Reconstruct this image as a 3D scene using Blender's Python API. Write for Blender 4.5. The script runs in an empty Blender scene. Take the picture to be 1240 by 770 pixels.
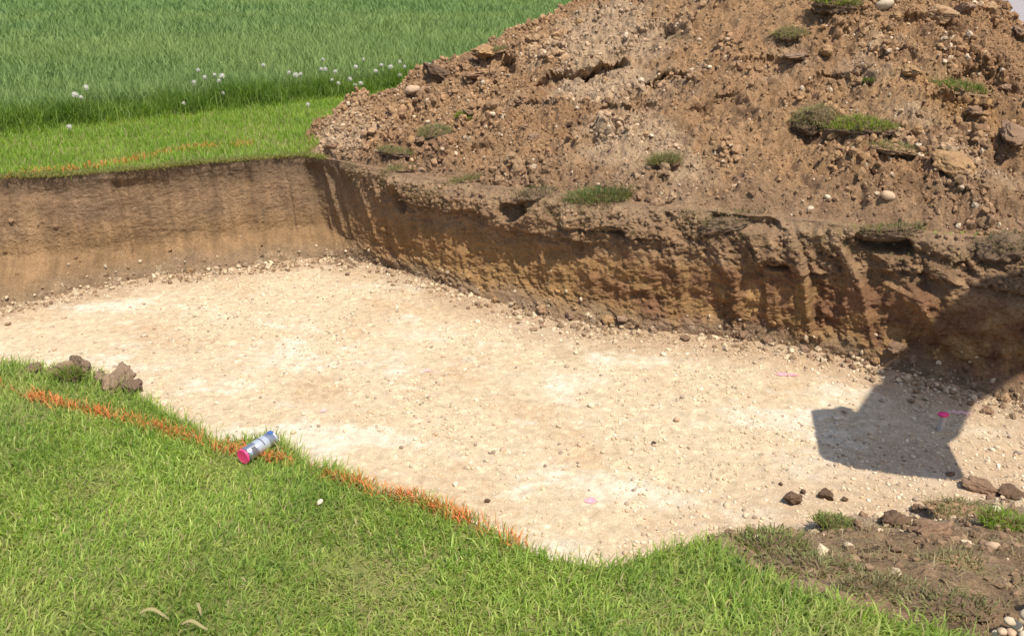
import bpy, bmesh, math, random
import numpy as np
from mathutils import Vector, Matrix, Euler

rng = np.random.default_rng(11)
random.seed(11)
SC = bpy.context.scene
COL = SC.collection

# ------------------------------------------------------------------ camera model
W, H, FPX, PITCH, CH = 1240.0, 770.0, 1074.0, math.radians(22.0), 2.0
CP, SP = math.cos(PITCH), math.sin(PITCH)

def ray(px, py):
    a = (px - W / 2) / FPX
    b = (H / 2 - py) / FPX
    return np.array([a, CP + b * SP, -SP + b * CP])

def at(px, py, z=0.0):
    d = ray(px, py)
    t = (z - CH) / d[2]
    return np.array([d[0] * t, d[1] * t, z])

DEPTH = 1.05

# ------------------------------------------------------------------ noise (numpy)
def _h(ix, iy, iz, seed):
    ix = ix.astype(np.int64); iy = iy.astype(np.int64); iz = iz.astype(np.int64)
    n = (ix * 374761393 + iy * 668265263 + iz * 2147483647 + seed * 974711) & 0xFFFFFFFF
    n = ((n ^ (n >> 13)) * 1274126177) & 0xFFFFFFFF
    n = ((n ^ (n >> 16)) * 2246822519) & 0xFFFFFFFF
    n = n ^ (n >> 15)
    return (n & 0xFFFFFF) / float(0x1000000)

def noise3(x, y, z, seed=0):
    x, y, z = np.broadcast_arrays(np.asarray(x, float), np.asarray(y, float), np.asarray(z, float))
    x0 = np.floor(x); y0 = np.floor(y); z0 = np.floor(z)
    fx, fy, fz = x - x0, y - y0, z - z0
    u = fx * fx * fx * (fx * (fx * 6 - 15) + 10)
    v = fy * fy * fy * (fy * (fy * 6 - 15) + 10)
    w = fz * fz * fz * (fz * (fz * 6 - 15) + 10)
    def g(dx, dy, dz):
        h = _h(x0 + dx, y0 + dy, z0 + dz, seed)
        th = h * 6.2831853 * 7.0
        ph = (h * 64.0) % 1.0 * 2 - 1
        r = np.sqrt(np.maximum(0, 1 - ph * ph))
        return np.cos(th) * r * (fx - dx) + np.sin(th) * r * (fy - dy) + ph * (fz - dz)
    a = g(0,0,0); a = a + u * (g(1,0,0) - a)
    b = g(0,1,0); b = b + u * (g(1,1,0) - b)
    c = g(0,0,1); c = c + u * (g(1,0,1) - c)
    d = g(0,1,1); d = d + u * (g(1,1,1) - d)
    e = a + v * (b - a); f = c + v * (d - c)
    return (e + w * (f - e)) * 1.5

def fbm(x, y, z=0.0, f=1.0, octv=4, gain=0.5, seed=0):
    s = 0; a = 1.0; t = 0
    x = np.asarray(x, float); y = np.asarray(y, float); z = np.asarray(z, float)
    for i in range(octv):
        s = s + a * noise3(x * f + 17.1 * i, y * f + 5.7 * i, z * f + 3.3 * i, seed + i)
        t += a; a *= gain; f *= 2.03
    return s / t

def bumps(x, y, cell, seed=0, dens=0.8, rmin=0.25, rmax=0.6, flat=0.8, warp=0.35):
    """rounded lumps of random size on a jittered grid; returns height and lump id noise"""
    wx = x + cell * warp * noise3(x / cell * 1.7, y / cell * 1.7, 0.3, seed + 50)
    wy = y + cell * warp * noise3(x / cell * 1.7, y / cell * 1.7, 7.7, seed + 51)
    gx, gy = wx / cell, wy / cell
    ix, iy = np.floor(gx), np.floor(gy)
    best = np.zeros_like(gx); bid = np.zeros_like(gx)
    for dx in (-1, 0, 1):
        for dy in (-1, 0, 1):
            cx, cy = ix + dx, iy + dy
            o = np.zeros_like(cx)
            px = cx + _h(cx, cy, o + 1, seed); py = cy + _h(cx, cy, o + 2, seed)
            e = _h(cx, cy, o + 3, seed)
            r = rmin + (rmax - rmin) * _h(cx, cy, o + 4, seed) ** 2
            asp = 0.65 + 0.7 * _h(cx, cy, o + 5, seed)
            ang = 6.283 * _h(cx, cy, o + 6, seed)
            ax = (gx - px) * np.cos(ang) + (gy - py) * np.sin(ang)
            ay = -(gx - px) * np.sin(ang) + (gy - py) * np.cos(ang)
            d2 = (ax * asp) ** 2 + (ay / asp) ** 2
            hh = np.where(e < dens, np.sqrt(np.maximum(0, r * r - d2)), 0) * flat
            m = hh > best
            best = np.where(m, hh, best); bid = np.where(m, _h(cx, cy, o + 8, seed), bid)
    return best * cell, bid

def sstep(a, b, x):
    t = np.clip((x - a) / (b - a), 0, 1)
    return t * t * (3 - 2 * t)

def mixc(c0, c1, t):
    c0 = np.asarray(c0, float); c1 = np.asarray(c1, float)
    t = np.asarray(t)[..., None]
    return c0 * (1 - t) + c1 * t

# ------------------------------------------------------------------ object helpers
def tag(o, label=None, cat=None, group=None, kind=None):
    if label: o['label'] = label
    if cat: o['category'] = cat
    if group: o['group'] = group
    if kind: o['kind'] = kind
    return o

def empty(name, loc=(0, 0, 0), rot=(0, 0, 0)):
    o = bpy.data.objects.new(name, None)
    o.empty_display_size = 0.1
    COL.objects.link(o); o.location = loc; o.rotation_euler = rot
    return o

def raw_mesh(name, V, idx, tot, mat, cols=None, smooth=True):
    me = bpy.data.meshes.new(name)
    V = np.ascontiguousarray(V, dtype=np.float32).reshape(-1, 3)
    idx = np.ascontiguousarray(idx, dtype=np.int32).ravel(); tot = np.ascontiguousarray(tot, dtype=np.int32).ravel()
    me.vertices.add(len(V)); me.vertices.foreach_set('co', V.ravel())
    me.loops.add(len(idx)); me.loops.foreach_set('vertex_index', idx)
    me.polygons.add(len(tot))
    st = np.zeros(len(tot), dtype=np.int32); st[1:] = np.cumsum(tot)[:-1]
    me.polygons.foreach_set('loop_start', st)
    try: me.polygons.foreach_set('loop_total', tot)
    except Exception: pass
    me.polygons.foreach_set('use_smooth', np.full(len(tot), smooth, dtype=bool))
    if cols is not None:
        at_ = me.color_attributes.new('Col', 'FLOAT_COLOR', 'POINT')
        c = np.ones((len(V), 4), dtype=np.float32); c[:, :3] = np.asarray(cols).reshape(-1, 3)
        at_.data.foreach_set('color', c.ravel())
    me.update(calc_edges=True)
    if mat: me.materials.append(mat)
    return me

def link(name, me, parent=None):
    o = bpy.data.objects.new(name, me); COL.objects.link(o)
    if parent: o.parent = parent
    return o

def grid_mesh(name, P, mat, cols=None, flip=False, smooth=True):
    ns, nt = P.shape[:2]
    i = np.arange(ns - 1)[:, None] * nt + np.arange(nt - 1)[None, :]
    q = np.stack([i, i + nt, i + nt + 1, i + 1], -1)
    if flip: q = q[..., ::-1]
    n = (ns - 1) * (nt - 1)
    return raw_mesh(name, P.reshape(-1, 3), q.reshape(-1), np.full(n, 4), mat, None if cols is None else cols.reshape(-1, 3), smooth)

# ------------------------------------------------------------------ materials
def new_mat(name):
    m = bpy.data.materials.new(name); m.use_nodes = True
    nt = m.node_tree; nt.nodes.clear()
    out = nt.nodes.new('ShaderNodeOutputMaterial')
    b = nt.nodes.new('ShaderNodeBsdfPrincipled')
    nt.links.new(b.outputs[0], out.inputs['Surface'])
    return m, nt, b, out

def earth_mat(name, fine=90.0, var=0.35, bump=0.35, bumpd=0.02, rough=0.95, speck=0.0, speck_scale=160.0, speck_col=(.6, .52, .42)):
    """vertex colour times grain, with fine bump"""
    m, nt, b, out = new_mat(name)
    N, L = nt.nodes, nt.links
    a = N.new('ShaderNodeAttribute'); a.attribute_name = 'Col'
    g = N.new('ShaderNodeNewGeometry')
    n1 = N.new('ShaderNodeTexNoise'); n1.inputs['Scale'].default_value = fine; n1.inputs['Detail'].default_value = 5; n1.inputs['Roughness'].default_value = .7
    n2 = N.new('ShaderNodeTexNoise'); n2.inputs['Scale'].default_value = fine / 9; n2.inputs['Detail'].default_value = 4
    L.new(g.outputs['Position'], n1.inputs['Vector']); L.new(g.outputs['Position'], n2.inputs['Vector'])
    mr = N.new('ShaderNodeMapRange'); mr.inputs[1].default_value = .3; mr.inputs[2].default_value = .7
    mr.inputs[3].default_value = 1 - var; mr.inputs[4].default_value = 1 + var
    L.new(n1.outputs['Fac'], mr.inputs[0])
    mr2 = N.new('ShaderNodeMapRange'); mr2.inputs[1].default_value = .3; mr2.inputs[2].default_value = .7
    mr2.inputs[3].default_value = 1 - var * .5; mr2.inputs[4].default_value = 1 + var * .5
    L.new(n2.outputs['Fac'], mr2.inputs[0])
    mm = N.new('ShaderNodeMath'); mm.operation = 'MULTIPLY'
    L.new(mr.outputs[0], mm.inputs[0]); L.new(mr2.outputs[0], mm.inputs[1])
    vm = N.new('ShaderNodeVectorMath'); vm.operation = 'SCALE'
    L.new(a.outputs['Color'], vm.inputs[0]); L.new(mm.outputs[0], vm.inputs['Scale'])
    colout = vm.outputs[0]
    if speck > 0:
        vo = N.new('ShaderNodeTexVoronoi'); vo.inputs['Scale'].default_value = speck_scale
        L.new(g.outputs['Position'], vo.inputs['Vector'])
        sx = N.new('ShaderNodeSeparateColor'); L.new(vo.outputs['Color'], sx.inputs[0])
        gt = N.new('ShaderNodeMath'); gt.operation = 'GREATER_THAN'; gt.inputs[1].default_value = 1 - speck
        L.new(sx.outputs[0], gt.inputs[0])
        lt = N.new('ShaderNodeMath'); lt.operation = 'LESS_THAN'; lt.inputs[1].default_value = .42
        L.new(vo.outputs['Distance'], lt.inputs[0])
        m2 = N.new('ShaderNodeMath'); m2.operation = 'MULTIPLY'; L.new(gt.outputs[0], m2.inputs[0]); L.new(lt.outputs[0], m2.inputs[1])
        mx = N.new('ShaderNodeMix'); mx.data_type = 'RGBA'
        L.new(m2.outputs[0], mx.inputs[0]); L.new(colout, mx.inputs[6]); mx.inputs[7].default_value = (*speck_col, 1)
        colout = mx.outputs[2]
    L.new(colout, b.inputs['Base Color'])
    b.inputs['Roughness'].default_value = rough
    b.inputs['Specular IOR Level'].default_value = .15
    bp = N.new('ShaderNodeBump'); bp.inputs['Strength'].default_value = bump; bp.inputs['Distance'].default_value = bumpd
    ad = N.new('ShaderNodeMath'); ad.operation = 'ADD'
    L.new(n1.outputs['Fac'], ad.inputs[0]); L.new(n2.outputs['Fac'], ad.inputs[1])
    L.new(ad.outputs[0], bp.inputs['Height']); L.new(bp.outputs[0], b.inputs['Normal'])
    return m

def leaf_mat(name, trans=.3, rough=.55, spec=.25):
    m, nt, b, out = new_mat(name)
    N, L = nt.nodes, nt.links
    a = N.new('ShaderNodeAttribute'); a.attribute_name = 'Col'
    L.new(a.outputs['Color'], b.inputs['Base Color'])
    b.inputs['Roughness'].default_value = rough; b.inputs['Specular IOR Level'].default_value = spec
    t = N.new('ShaderNodeBsdfTranslucent')
    hs = N.new('ShaderNodeHueSaturation'); hs.inputs['Saturation'].default_value = 1.15; hs.inputs['Value'].default_value = 1.5
    L.new(a.outputs['Color'], hs.inputs['Color']); L.new(hs.outputs[0], t.inputs['Color'])
    mx = N.new('ShaderNodeMixShader'); mx.inputs[0].default_value = trans
    L.new(b.outputs[0], mx.inputs[1]); L.new(t.outputs[0], mx.inputs[2]); L.new(mx.outputs[0], out.inputs['Surface'])
    return m

def plain_mat(name, col, rough=.5, metal=0.0, scale=40.0, var=.08, bump=0.0):
    m, nt, b, out = new_mat(name)
    N, L = nt.nodes, nt.links
    tc = N.new('ShaderNodeTexCoord')
    n = N.new('ShaderNodeTexNoise'); n.inputs['Scale'].default_value = scale; n.inputs['Detail'].default_value = 4
    L.new(tc.outputs['Object'], n.inputs['Vector'])
    mr = N.new('ShaderNodeMapRange'); mr.inputs[1].default_value = .3; mr.inputs[2].default_value = .7
    mr.inputs[3].default_value = 1 - var; mr.inputs[4].default_value = 1 + var
    L.new(n.outputs['Fac'], mr.inputs[0])
    vm = N.new('ShaderNodeVectorMath'); vm.operation = 'SCALE'; vm.inputs[0].default_value = col
    L.new(mr.outputs[0], vm.inputs['Scale']); L.new(vm.outputs[0], b.inputs['Base Color'])
    b.inputs['Roughness'].default_value = rough; b.inputs['Metallic'].default_value = metal
    if bump:
        bp = N.new('ShaderNodeBump'); bp.inputs['Strength'].default_value = bump; bp.inputs['Distance'].default_value = .005
        L.new(n.outputs['Fac'], bp.inputs['Height']); L.new(bp.outputs[0], b.inputs['Normal'])
    return m

M_TURF = earth_mat('turf_soil', 60, .35, .5)
M_BANK = earth_mat('cut_earth', 60, .34, .75, .03)
M_RAMP = earth_mat('loose_earth', 70, .38, .75, .03)
M_HEAP = earth_mat('heap_earth', 50, .36, .8, .035)
M_GRAVEL = earth_mat('gravel_floor', 120, .30, .55, .012, speck=.10, speck_scale=75, speck_col=(.60, .51, .37))
M_STONE = earth_mat('pale_stone', 70, .18, .3, .006)
M_CLOD = earth_mat('soil_clod', 90, .35, .6, .012)
M_GRASS = leaf_mat('grass_blade', .5)
M_CROP = leaf_mat('crop_blade', .32, .6, .2)
M_PAINT = leaf_mat('painted_blade', .1, .6, .2)
M_ROAD = earth_mat('road_surface', 12, .12, .3)

# ------------------------------------------------------------------ pit outline (control points)
# far side, left to right: (rim pixel), (toe pixel on the floor)
FAR = [((0, 215), (0, 376)), ((60, 213), (60, 362)), ((120, 209), (120, 346)), ((180, 204), (190, 333)), ((240, 198), (250, 326)), ((300, 193), (310, 320)),
       ((352, 189), (360, 314)), ((374, 188), (392, 311)), ((400, 193), (425, 314)), ((440, 202), (470, 324)), ((480, 210), (510, 338)), ((560, 222), (580, 360)), ((610, 228), (640, 377)),
       ((660, 234), (690, 388)), ((720, 243), (745, 396)), ((790, 250), (810, 402)), ((860, 256), (880, 408)), ((950, 264), (960, 418)), ((1040, 275), (1045, 436)),
       ((1130, 284), (1130, 460)), ((1240, 292), (1230, 487))]
far_rim = [np.array([-8.6, 7.6]), np.array([-6.8, 8.2])] + [at(*a)[:2] for a, b in FAR] + [np.array([4.75, 6.25]), np.array([5.5, 5.75]), np.array([5.85, 5.2])]
far_toe = [np.array([-8.2, 6.9]), np.array([-6.6, 7.45])] + [at(*b, z=-DEPTH)[:2] for a, b in FAR] + [np.array([4.0, 5.75]), np.array([4.4, 5.45]), np.array([4.5, 5.3])]
far_px = [-320, -170] + [a[0] for a, b in FAR] + [1330, 1430, 1500]
NEAR = [(0, 440), (60, 447), (100, 452), (140, 462), (170, 480), (200, 497), (240, 520), (262, 533), (298, 530), (335, 529), (356, 545), (372, 566), (400, 566), (425, 577),
        (445, 590), (470, 598), (520, 607), (560, 626), (620, 660), (680, 681), (740, 688), (800, 669), (868, 655), (905, 692), (960, 716), (1060, 745), (1170, 774)]
near_rim = [np.array([-8.6, 7.6]), np.array([-8.4, 6.5]), np.array([-6.0, 5.4]), np.array([-4.0, 4.75])] + [at(*p)[:2] for p in NEAR] + [np.array([2.2, 1.75]), np.array([3.4, 1.6]), np.array([4.8, 2.2]), np.array([5.7, 3.6]), np.array([5.8, 4.7]), np.array([5.85, 5.2])]
near_toe = [np.array([-8.2, 6.9])]
for p in near_rim[1:4]: near_toe.append(p + np.array([.08, .12]))
for p in NEAR[:21]: near_toe.append(at(*p)[:2] + np.array([.02, .14]))
near_toe += [at(800, 655, -1.0)[:2] * 0 + np.array([.75, 3.2]), at(900, 648, -.95)[:2], at(960, 618, -.98)[:2], at(1030, 603, -1.0)[:2], at(1110, 597, -1.0)[:2], at(1190, 590, -1.0)[:2]]
near_toe += [np.array([3.3, 4.75]), np.array([3.7, 4.7]), np.array([4.0, 4.8]), np.array([4.25, 5.0]), np.array([4.42, 5.2]), np.array([4.5, 5.3])]

def resample(pts, step_fn):
    pts = np.array(pts); d = np.r_[0, np.cumsum(np.linalg.norm(np.diff(pts, axis=0), axis=1))]
    out = []; s = 0
    while s < d[-1]:
        out.append(s); x = np.interp(s, d, pts[:, 0]); s += step_fn(x)
    out.append(d[-1]); out = np.array(out)
    return out, d

def smooth_poly(P, s, w):
    """gaussian smoothing of a sampled polyline over arc length w"""
    k = max(1, int(w / np.median(np.diff(s))))
    ker = np.exp(-.5 * (np.arange(-2 * k, 2 * k + 1) / k) ** 2); ker /= ker.sum()
    Q = np.pad(P, ((2 * k, 2 * k), (0, 0)), mode='edge')
    Q = np.stack([np.convolve(Q[:, i], ker, 'valid') for i in range(P.shape[1])], 1)
    Q[0] = P[0]; Q[-1] = P[-1]
    return Q

fs, fd = resample(far_rim, lambda x: .013)
FR = np.stack([np.interp(fs, fd, np.array(far_rim)[:, i]) for i in (0, 1)], 1)
FT = np.stack([np.interp(fs, fd, np.array(far_toe)[:, i]) for i in (0, 1)], 1)
FPXL = np.interp(fs, fd, far_px)
FR = smooth_poly(FR, fs, .06); FT = smooth_poly(FT, fs, .15)
FR[:, 1] += .045 * fbm(fs, 0, 0, 2.2, 4, .6, 3) * sstep(0, 400, FPXL + 100) + .05 * fbm(fs, 0, 0, 5.5, 4, .65, 4) + .045 * fbm(fs, 0, 0, 1.1, 2, .6, 5) * sstep(400, 500, FPXL)
ns_, nd_ = resample(near_rim, lambda x: .016)
NR = np.stack([np.interp(ns_, nd_, np.array(near_rim)[:, i]) for i in (0, 1)], 1)
NT = np.stack([np.interp(ns_, nd_, np.array(near_toe)[:, i]) for i in (0, 1)], 1)
NR = smooth_poly(NR, ns_, .03); NR[:, 1] += .028 * fbm(ns_, 0, 0, 3.5, 4, .65, 6) * 1.6; NT = smooth_poly(NT, ns_, .2)
RIM = np.concatenate([FR, NR[::-1]])                     # closed outline of the pit

def inside(px, py, poly):
    c = np.zeros(px.shape, bool)
    P = poly[::6]
    x0, y0 = P[:, 0], P[:, 1]; x1, y1 = np.roll(x0, -1), np.roll(y0, -1)
    for a, b, cc, d in zip(x0, y0, x1, y1):
        m = (b > py) != (d > py)
        if b != d:
            c ^= m & (px < (cc - a) * (py - b) / (d - b) + a)
    return c

def dist_to(px, py, line, step=12):
    L_ = line[::step]; best = np.full(px.shape, 1e9)
    for a in L_:
        best = np.minimum(best, (px - a[0]) ** 2 + (py - a[1]) ** 2)
    return np.sqrt(best)

def lawn_z(x, y):
    return .018 * fbm(x, y, 0, .9, 3, .5, 21) - .004

# ------------------------------------------------------------------ pit floor
TOPSOIL = np.array([.150, .088, .050])
CLAY = np.array([.290, .165, .068])
TAN = np.array([.310, .195, .110])

def floor_z(x, y, fine=True):
    z = -DEPTH + .03 * fbm(x, y, 0, .5, 3, .5, 31)
    if fine:
        m = .35 + .65 * sstep(-.1, .25, fbm(x, y, 0, .9, 3, .5, 32))
        b1, _ = bumps(x, y, .11, 41, .35, .15, .42, .45)
        b2, _ = bumps(x, y, .05, 42, .65, .2, .5, .5)
        z = z + .009 * fbm(x, y, 0, 5, 4, .6, 33) + .006 * fbm(x * .25 + y * .08, y, 0, 9, 3, .6, 34) + m * (b1 * .55 + b2 * .60)
    return z

gx = np.arange(-8.4, 5.6, .017); gy = np.arange(2.4, 10.0, .017)
X, Y = np.meshgrid(gx, gy, indexing='ij')
Z = floor_z(X, Y)
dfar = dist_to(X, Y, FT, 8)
n1 = fbm(X, Y, 0, 1.1, 4, .55, 51); n2 = fbm(X, Y, 0, 3.5, 4, .6, 52); n3 = fbm(X * .55 + Y * .2, Y, 0, 1.6, 4, .55, 53)
n4 = fbm(X, Y, 0, 13, 4, .7, 54); n5 = fbm(X * .3 + Y * .1, Y, 0, 11, 3, .6, 55)
C = mixc((.58, .460, .305), (.53, .375, .225), sstep(-.15, .5, n1 + .6 * n2 + .4 * n4))
C = mixc(C, (.66, .58, .44), sstep(.0, .45, n3 + .5 * n2 + .5 * n4))
C = mixc(C, (.46, .33, .20), .55 * sstep(.16, .45, n4 + .5 * n5 - .2 * n1))
_, bid = bumps(X, Y, .05, 42, .65, .2, .5, .5)
C = C * (0.86 + .28 * bid[..., None])
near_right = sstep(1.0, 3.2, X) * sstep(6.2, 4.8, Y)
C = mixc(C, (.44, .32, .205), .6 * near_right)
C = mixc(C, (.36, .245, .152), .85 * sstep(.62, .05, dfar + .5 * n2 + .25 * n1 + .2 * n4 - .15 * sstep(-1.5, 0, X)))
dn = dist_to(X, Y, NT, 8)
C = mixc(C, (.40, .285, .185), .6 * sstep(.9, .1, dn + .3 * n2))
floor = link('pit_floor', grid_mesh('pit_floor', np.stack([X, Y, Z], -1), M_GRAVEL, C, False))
tag(floor, 'pale compacted gravel floor of the excavated pit', 'pit floor', kind='structure')

# ------------------------------------------------------------------ far bank (cut wall)
nt = 190
q = np.linspace(0, 1, nt)
S, Q = np.meshgrid(fs, q, indexing='ij')
PX = np.repeat(FPXL[:, None], nt, 1)
dirv = FT - FR
tan_ = np.gradient(smooth_poly(FR, fs, .5), axis=0); tan_ /= np.linalg.norm(tan_, axis=1)[:, None]
nrm = np.stack([tan_[:, 1], -tan_[:, 0]], 1)             # towards the pit
right = sstep(395, 470, PX); slump = sstep(640, 800, PX)
aL = .30 * Q + .70 * sstep(.68, 1.0, Q) ** 1.2
aR = .38 * Q + .62 * sstep(.74, 1.0, Q) ** 1.2
aS = .62 * sstep(0, .5, Q) + .08 * Q + .30 * sstep(.76, 1, Q)
A = aL * (1 - right) + right * (aR * (1 - slump) + aS * slump)
Zw = -(DEPTH + .03) * Q
O = np.zeros_like(Q)
runv = np.linalg.norm(dirv, axis=1)[:, None]
Zl = -np.cumsum(np.sqrt(np.gradient(Zw, axis=1) ** 2 + (runv * np.gradient(A, axis=1)) ** 2), axis=1)   # length down the slope
# topsoil ledges with a ragged lower edge and deep shade beneath
jag = .05 * fbm(S, 0, 0, 6, 4, .6, 61) + .07 * fbm(S, 0, 0, 1.7, 2, .5, 62)
def ledge(p0, p1, qe, amp, soft=.012, fade=14):
    m = sstep(p0 - fade, p0 + 4, PX) * sstep(p1 + fade * 2, p1 - fade, PX)
    edge = qe + jag
    return m * amp * (1 - sstep(edge - soft, edge + soft, Q)) * sstep(-.02, .22, Q + .05)
O += ledge(474, 590, .24, .11, fade=6)
O += ledge(596, 705, .33, .10)
O += ledge(690, 790, .22, .09)
O += ledge(905, 1000, .36, .10)
O += ledge(1130, 1300, .30, .06)
O += (.008 + .05 * fbm(S, 0, 0, 4, 4, .6, 60)) * (1 - right) * (1 - sstep(.02, .10, Q + 1.1 * jag)) * sstep(0, .02, Q)
def pit(p, qq, rp, rq, d):
    r = ((PX - p) / rp) ** 2 + ((Q - qq) / rq) ** 2
    w = r + .5 * fbm(S, Q, 0, 7, 3, .5, 64)
    return -d * (1 - sstep(.35, 1.0, w))
O += pit(622, .17, 15, .09, .14) + pit(637, .13, 9, .07, .09) + pit(742, .20, 18, .05, .06) + pit(1072, .10, 42, .10, .22) + pit(905, .06, 50, .06, .10)
O += pit(935, .34, 18, .05, .10) + pit(1000, .30, 22, .10, .07) + pit(1100, .34, 45, .09, .08) + pit(480, .24, 10, .16, .12)
O += pit(700, .42, 12, .1, .05) + pit(1165, .22, 18, .08, .08)
# facets left by the bucket teeth: ridge lines leaning with depth
def tooth(p0, lean, w, amp, q0=.05, q1=.85):
    c = p0 + lean * Q
    t = (PX - c) / w
    return amp * np.exp(-np.abs(t) ** 1.5) * sstep(q0, q0 + .1, Q) * sstep(q1, q1 - .15, Q)
def step(p0, lean, amp, q0=.05, q1=.9, run=70):
    c = p0 + lean * Q
    t = PX - c
    return amp * sstep(-3, 3, t) * np.exp(-np.maximum(t, 0) / run) * sstep(q0, q0 + .12, Q) * sstep(q1, q1 - .15, Q)
for p0, ln, w, am in ((388, 22, 4, .05), (404, 16, 3, .03), (428, 26, 3, .028), (448, 34, 3, .03), (850, 40, 9, .08), (866, 26, 5, .04), (955, 28, 6, .06), (1008, 70, 9, .06), (1040, 150, 16, .07),
                      (1160, -40, 8, .05), (690, 30, 5, .03), (600, 30, 4, .025), (800, 18, 5, .03)):
    O += tooth(p0, ln, w, am)
for p0, ln, am in ((130, 26, -.07), (28, 12, -.025), (196, 8, .02), (250, 14, -.02), (300, 6, .018), (345, 12, .025), (366, 18, -.09), (965, 22, -.10), (1015, 55, -.11), (640, 20, .04), (905, 20, .05), (760, 26, -.03)):
    O += step(p0, ln, am)
rough_m = np.clip(.35 + .65 * right, 0, 1)
O += (.010 + .014 * right) * fbm(S, Zl, 0, 24, 4, .65, 70) + .020 * right * fbm(S, Zl * 1.6, 0, 11, 4, .6, 79)
O += .075 * rough_m * fbm(S, Zw * 1.2, 0, 1.5, 4, .5, 65) + .03 * rough_m * fbm(S, Zl, 0, 6, 4, .55, 66)
O += .018 * fbm(S * 1.0, Zw * .10, 0, 13, 4, .65, 67) * (1 - .3 * right) * sstep(.95, .8, Q)
rs_ = 2.6 * fbm(S + .12 * Zw, 0, 0, 1.2, 2, .5, 59)
O += .035 * (1 - right) * (np.floor(rs_) + sstep(.0, .12, rs_ - np.floor(rs_))) / 2.6 * sstep(.92, .75, Q)             # vertical scrapes
b1, i1 = bumps(S, Zl, .16, 71, .55, .2, .55, .55); b2, i2 = bumps(S, Zl, .075, 72, .7, .2, .55, .6); b3, i3 = bumps(S, Zl, .042, 73, .7, .2, .55, .6)
zoneR = np.clip(sstep(.42, .25, Q + .4 * jag) * (.45 + .55 * slump) + .55 * slump * sstep(.2, .6, fbm(S, Zw, 0, 2.4, 3, .5, 68) + .35), 0, 1)
talus = sstep(.80, .93, Q + .12 * fbm(S, 0, 0, 2.5, 3, .5, 69))
rm = np.clip(right * zoneR + talus + .12, 0, 1)
O += rm * (b1 * .40 + b2 * .45 + b3 * .45) * (1 - .3 * talus)
bl1 = np.abs(fbm(S, Zl, 0, 3.2, 5, .64, 77)); bl2 = np.abs(fbm(S + 9, Zl, 0, 9, 4, .64, 78))
O -= (.15 + .85 * right) * (.05 + .14 * rm * (1 - .8 * talus)) * (bl1 - .18) + (.02 + .06 * rm * (1 - .5 * talus)) * (bl2 - .18)
O *= sstep(0, .06, Q) * .9 + .1
O *= 1 - sstep(.93, 1, Q) * .8
O *= 1 - .55 * talus
PW = np.zeros(Q.shape + (3,))
PW[..., :2] = FR[:, None, :] + dirv[:, None, :] * A[..., None] + nrm[:, None, :] * O[..., None]
PW[..., 2] = Zw + talus * sstep(1, .95, Q) * (.5 * b2 + .5 * b3) + .05 * right * (1 - sstep(0, .3, Q)) * fbm(S, 0, 0, 3, 3, .5, 74) + talus * (b1 * .3 + b2 * .35)
lz = lawn_z(FR[:, 0], FR[:, 1])
PW[:, 0, 2] = lz; PW[:, 0, :2] = FR
# colours: topsoil over subsoil over gravelly clay
nA = fbm(S, Zw * 2.2, 0, 1.1, 4, .55, 81); nB = fbm(S, Zw, 0, 4.5, 4, .6, 82); nC = fbm(S, Zw * .35, 0, 7, 3, .6, 83)
CW = mixc((.235, .155, .092), (.27, .172, .095), sstep(-.3, .3, nA))                    # left: greyish tan loam
CW = mixc(CW, (.275, .170, .086), (1 - right) * sstep(.40, .75, Q + .18 * nA + .1 * nB))
CW = mixc(CW, (.140, .092, .058), (1 - right) * .85 * sstep(.24, .05, Q + .12 * nA + .1 * nC))
CRt = mixc((.345, .205, .088), (.300, .168, .074), sstep(-.2, .35, nA + .4 * nB))       # right: orange clay
CRt = mixc(CRt, (.215, .112, .060), slump * sstep(-.25, .25, nB + .5 * nA))
CRt = mixc(CRt, (.285, .176, .098), sstep(.52, .36, Q + .12 * nA + .12 * nB - .5 * jag + .05 * slump))
CRt = mixc(CRt, (.330, .220, .130), .85 * sstep(.2, .03, Q + .12 * nB))
CW = mixc(CW, CRt, right)
CW = mixc(CW, (.285, .195, .120), .75 * talus)
CW = mixc(CW, (.46, .36, .24), .7 * talus * sstep(.0, .4, nB + .5 * (i2 - .4)) * sstep(.85, .97, Q))
sm1 = fbm(S, Zw * .06, 0, 5, 4, .65, 84); sm2 = fbm(S + .1 * Zw, Zw * .12, 0, 17, 3, .65, 85)
CW *= (1 + (.42 * sm1 + .30 * sm2) * (1 - .55 * right) * sstep(1, .8, Q))[..., None]
CW *= (0.9 + .22 * (i2[..., None] - .5) * rm[..., None] + .12 * nC[..., None])
bank = link('pit_bank', grid_mesh('pit_bank', PW, M_BANK, CW, True))
tag(bank, 'steep cut earth bank on the far side of the pit', 'earth bank', kind='structure')

# ------------------------------------------------------------------ near bank and soil ramp
nt2 = 110
q2 = np.linspace(0, 1, nt2)
S2, Q2 = np.meshgrid(ns_, q2, indexing='ij')
runl = np.linalg.norm(NT - NR, axis=1)
ramp = sstep(.35, 1.0, runl)[:, None]
A2 = Q2
P2 = np.zeros(Q2.shape + (3,))
P2[..., :2] = NR[:, None, :] + (NT - NR)[:, None, :] * A2[..., None]
fzt = floor_z(NT[:, 0], NT[:, 1], False)[:, None] - .03
prof = ramp * (.55 * Q2 + .45 * sstep(.10, .95, Q2)) + (1 - ramp) * Q2
bb1, ii1 = bumps(P2[..., 0], P2[..., 1], .22, 91, .5, .2, .55, .5); bb2, ii2 = bumps(P2[..., 0], P2[..., 1], .09, 92, .6, .2, .55, .55); bb3, ii3 = bumps(P2[..., 0], P2[..., 1], .045, 93, .7, .2, .55, .55)
edge = sstep(0, .06, Q2) * sstep(1.0, .93, Q2)
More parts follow.
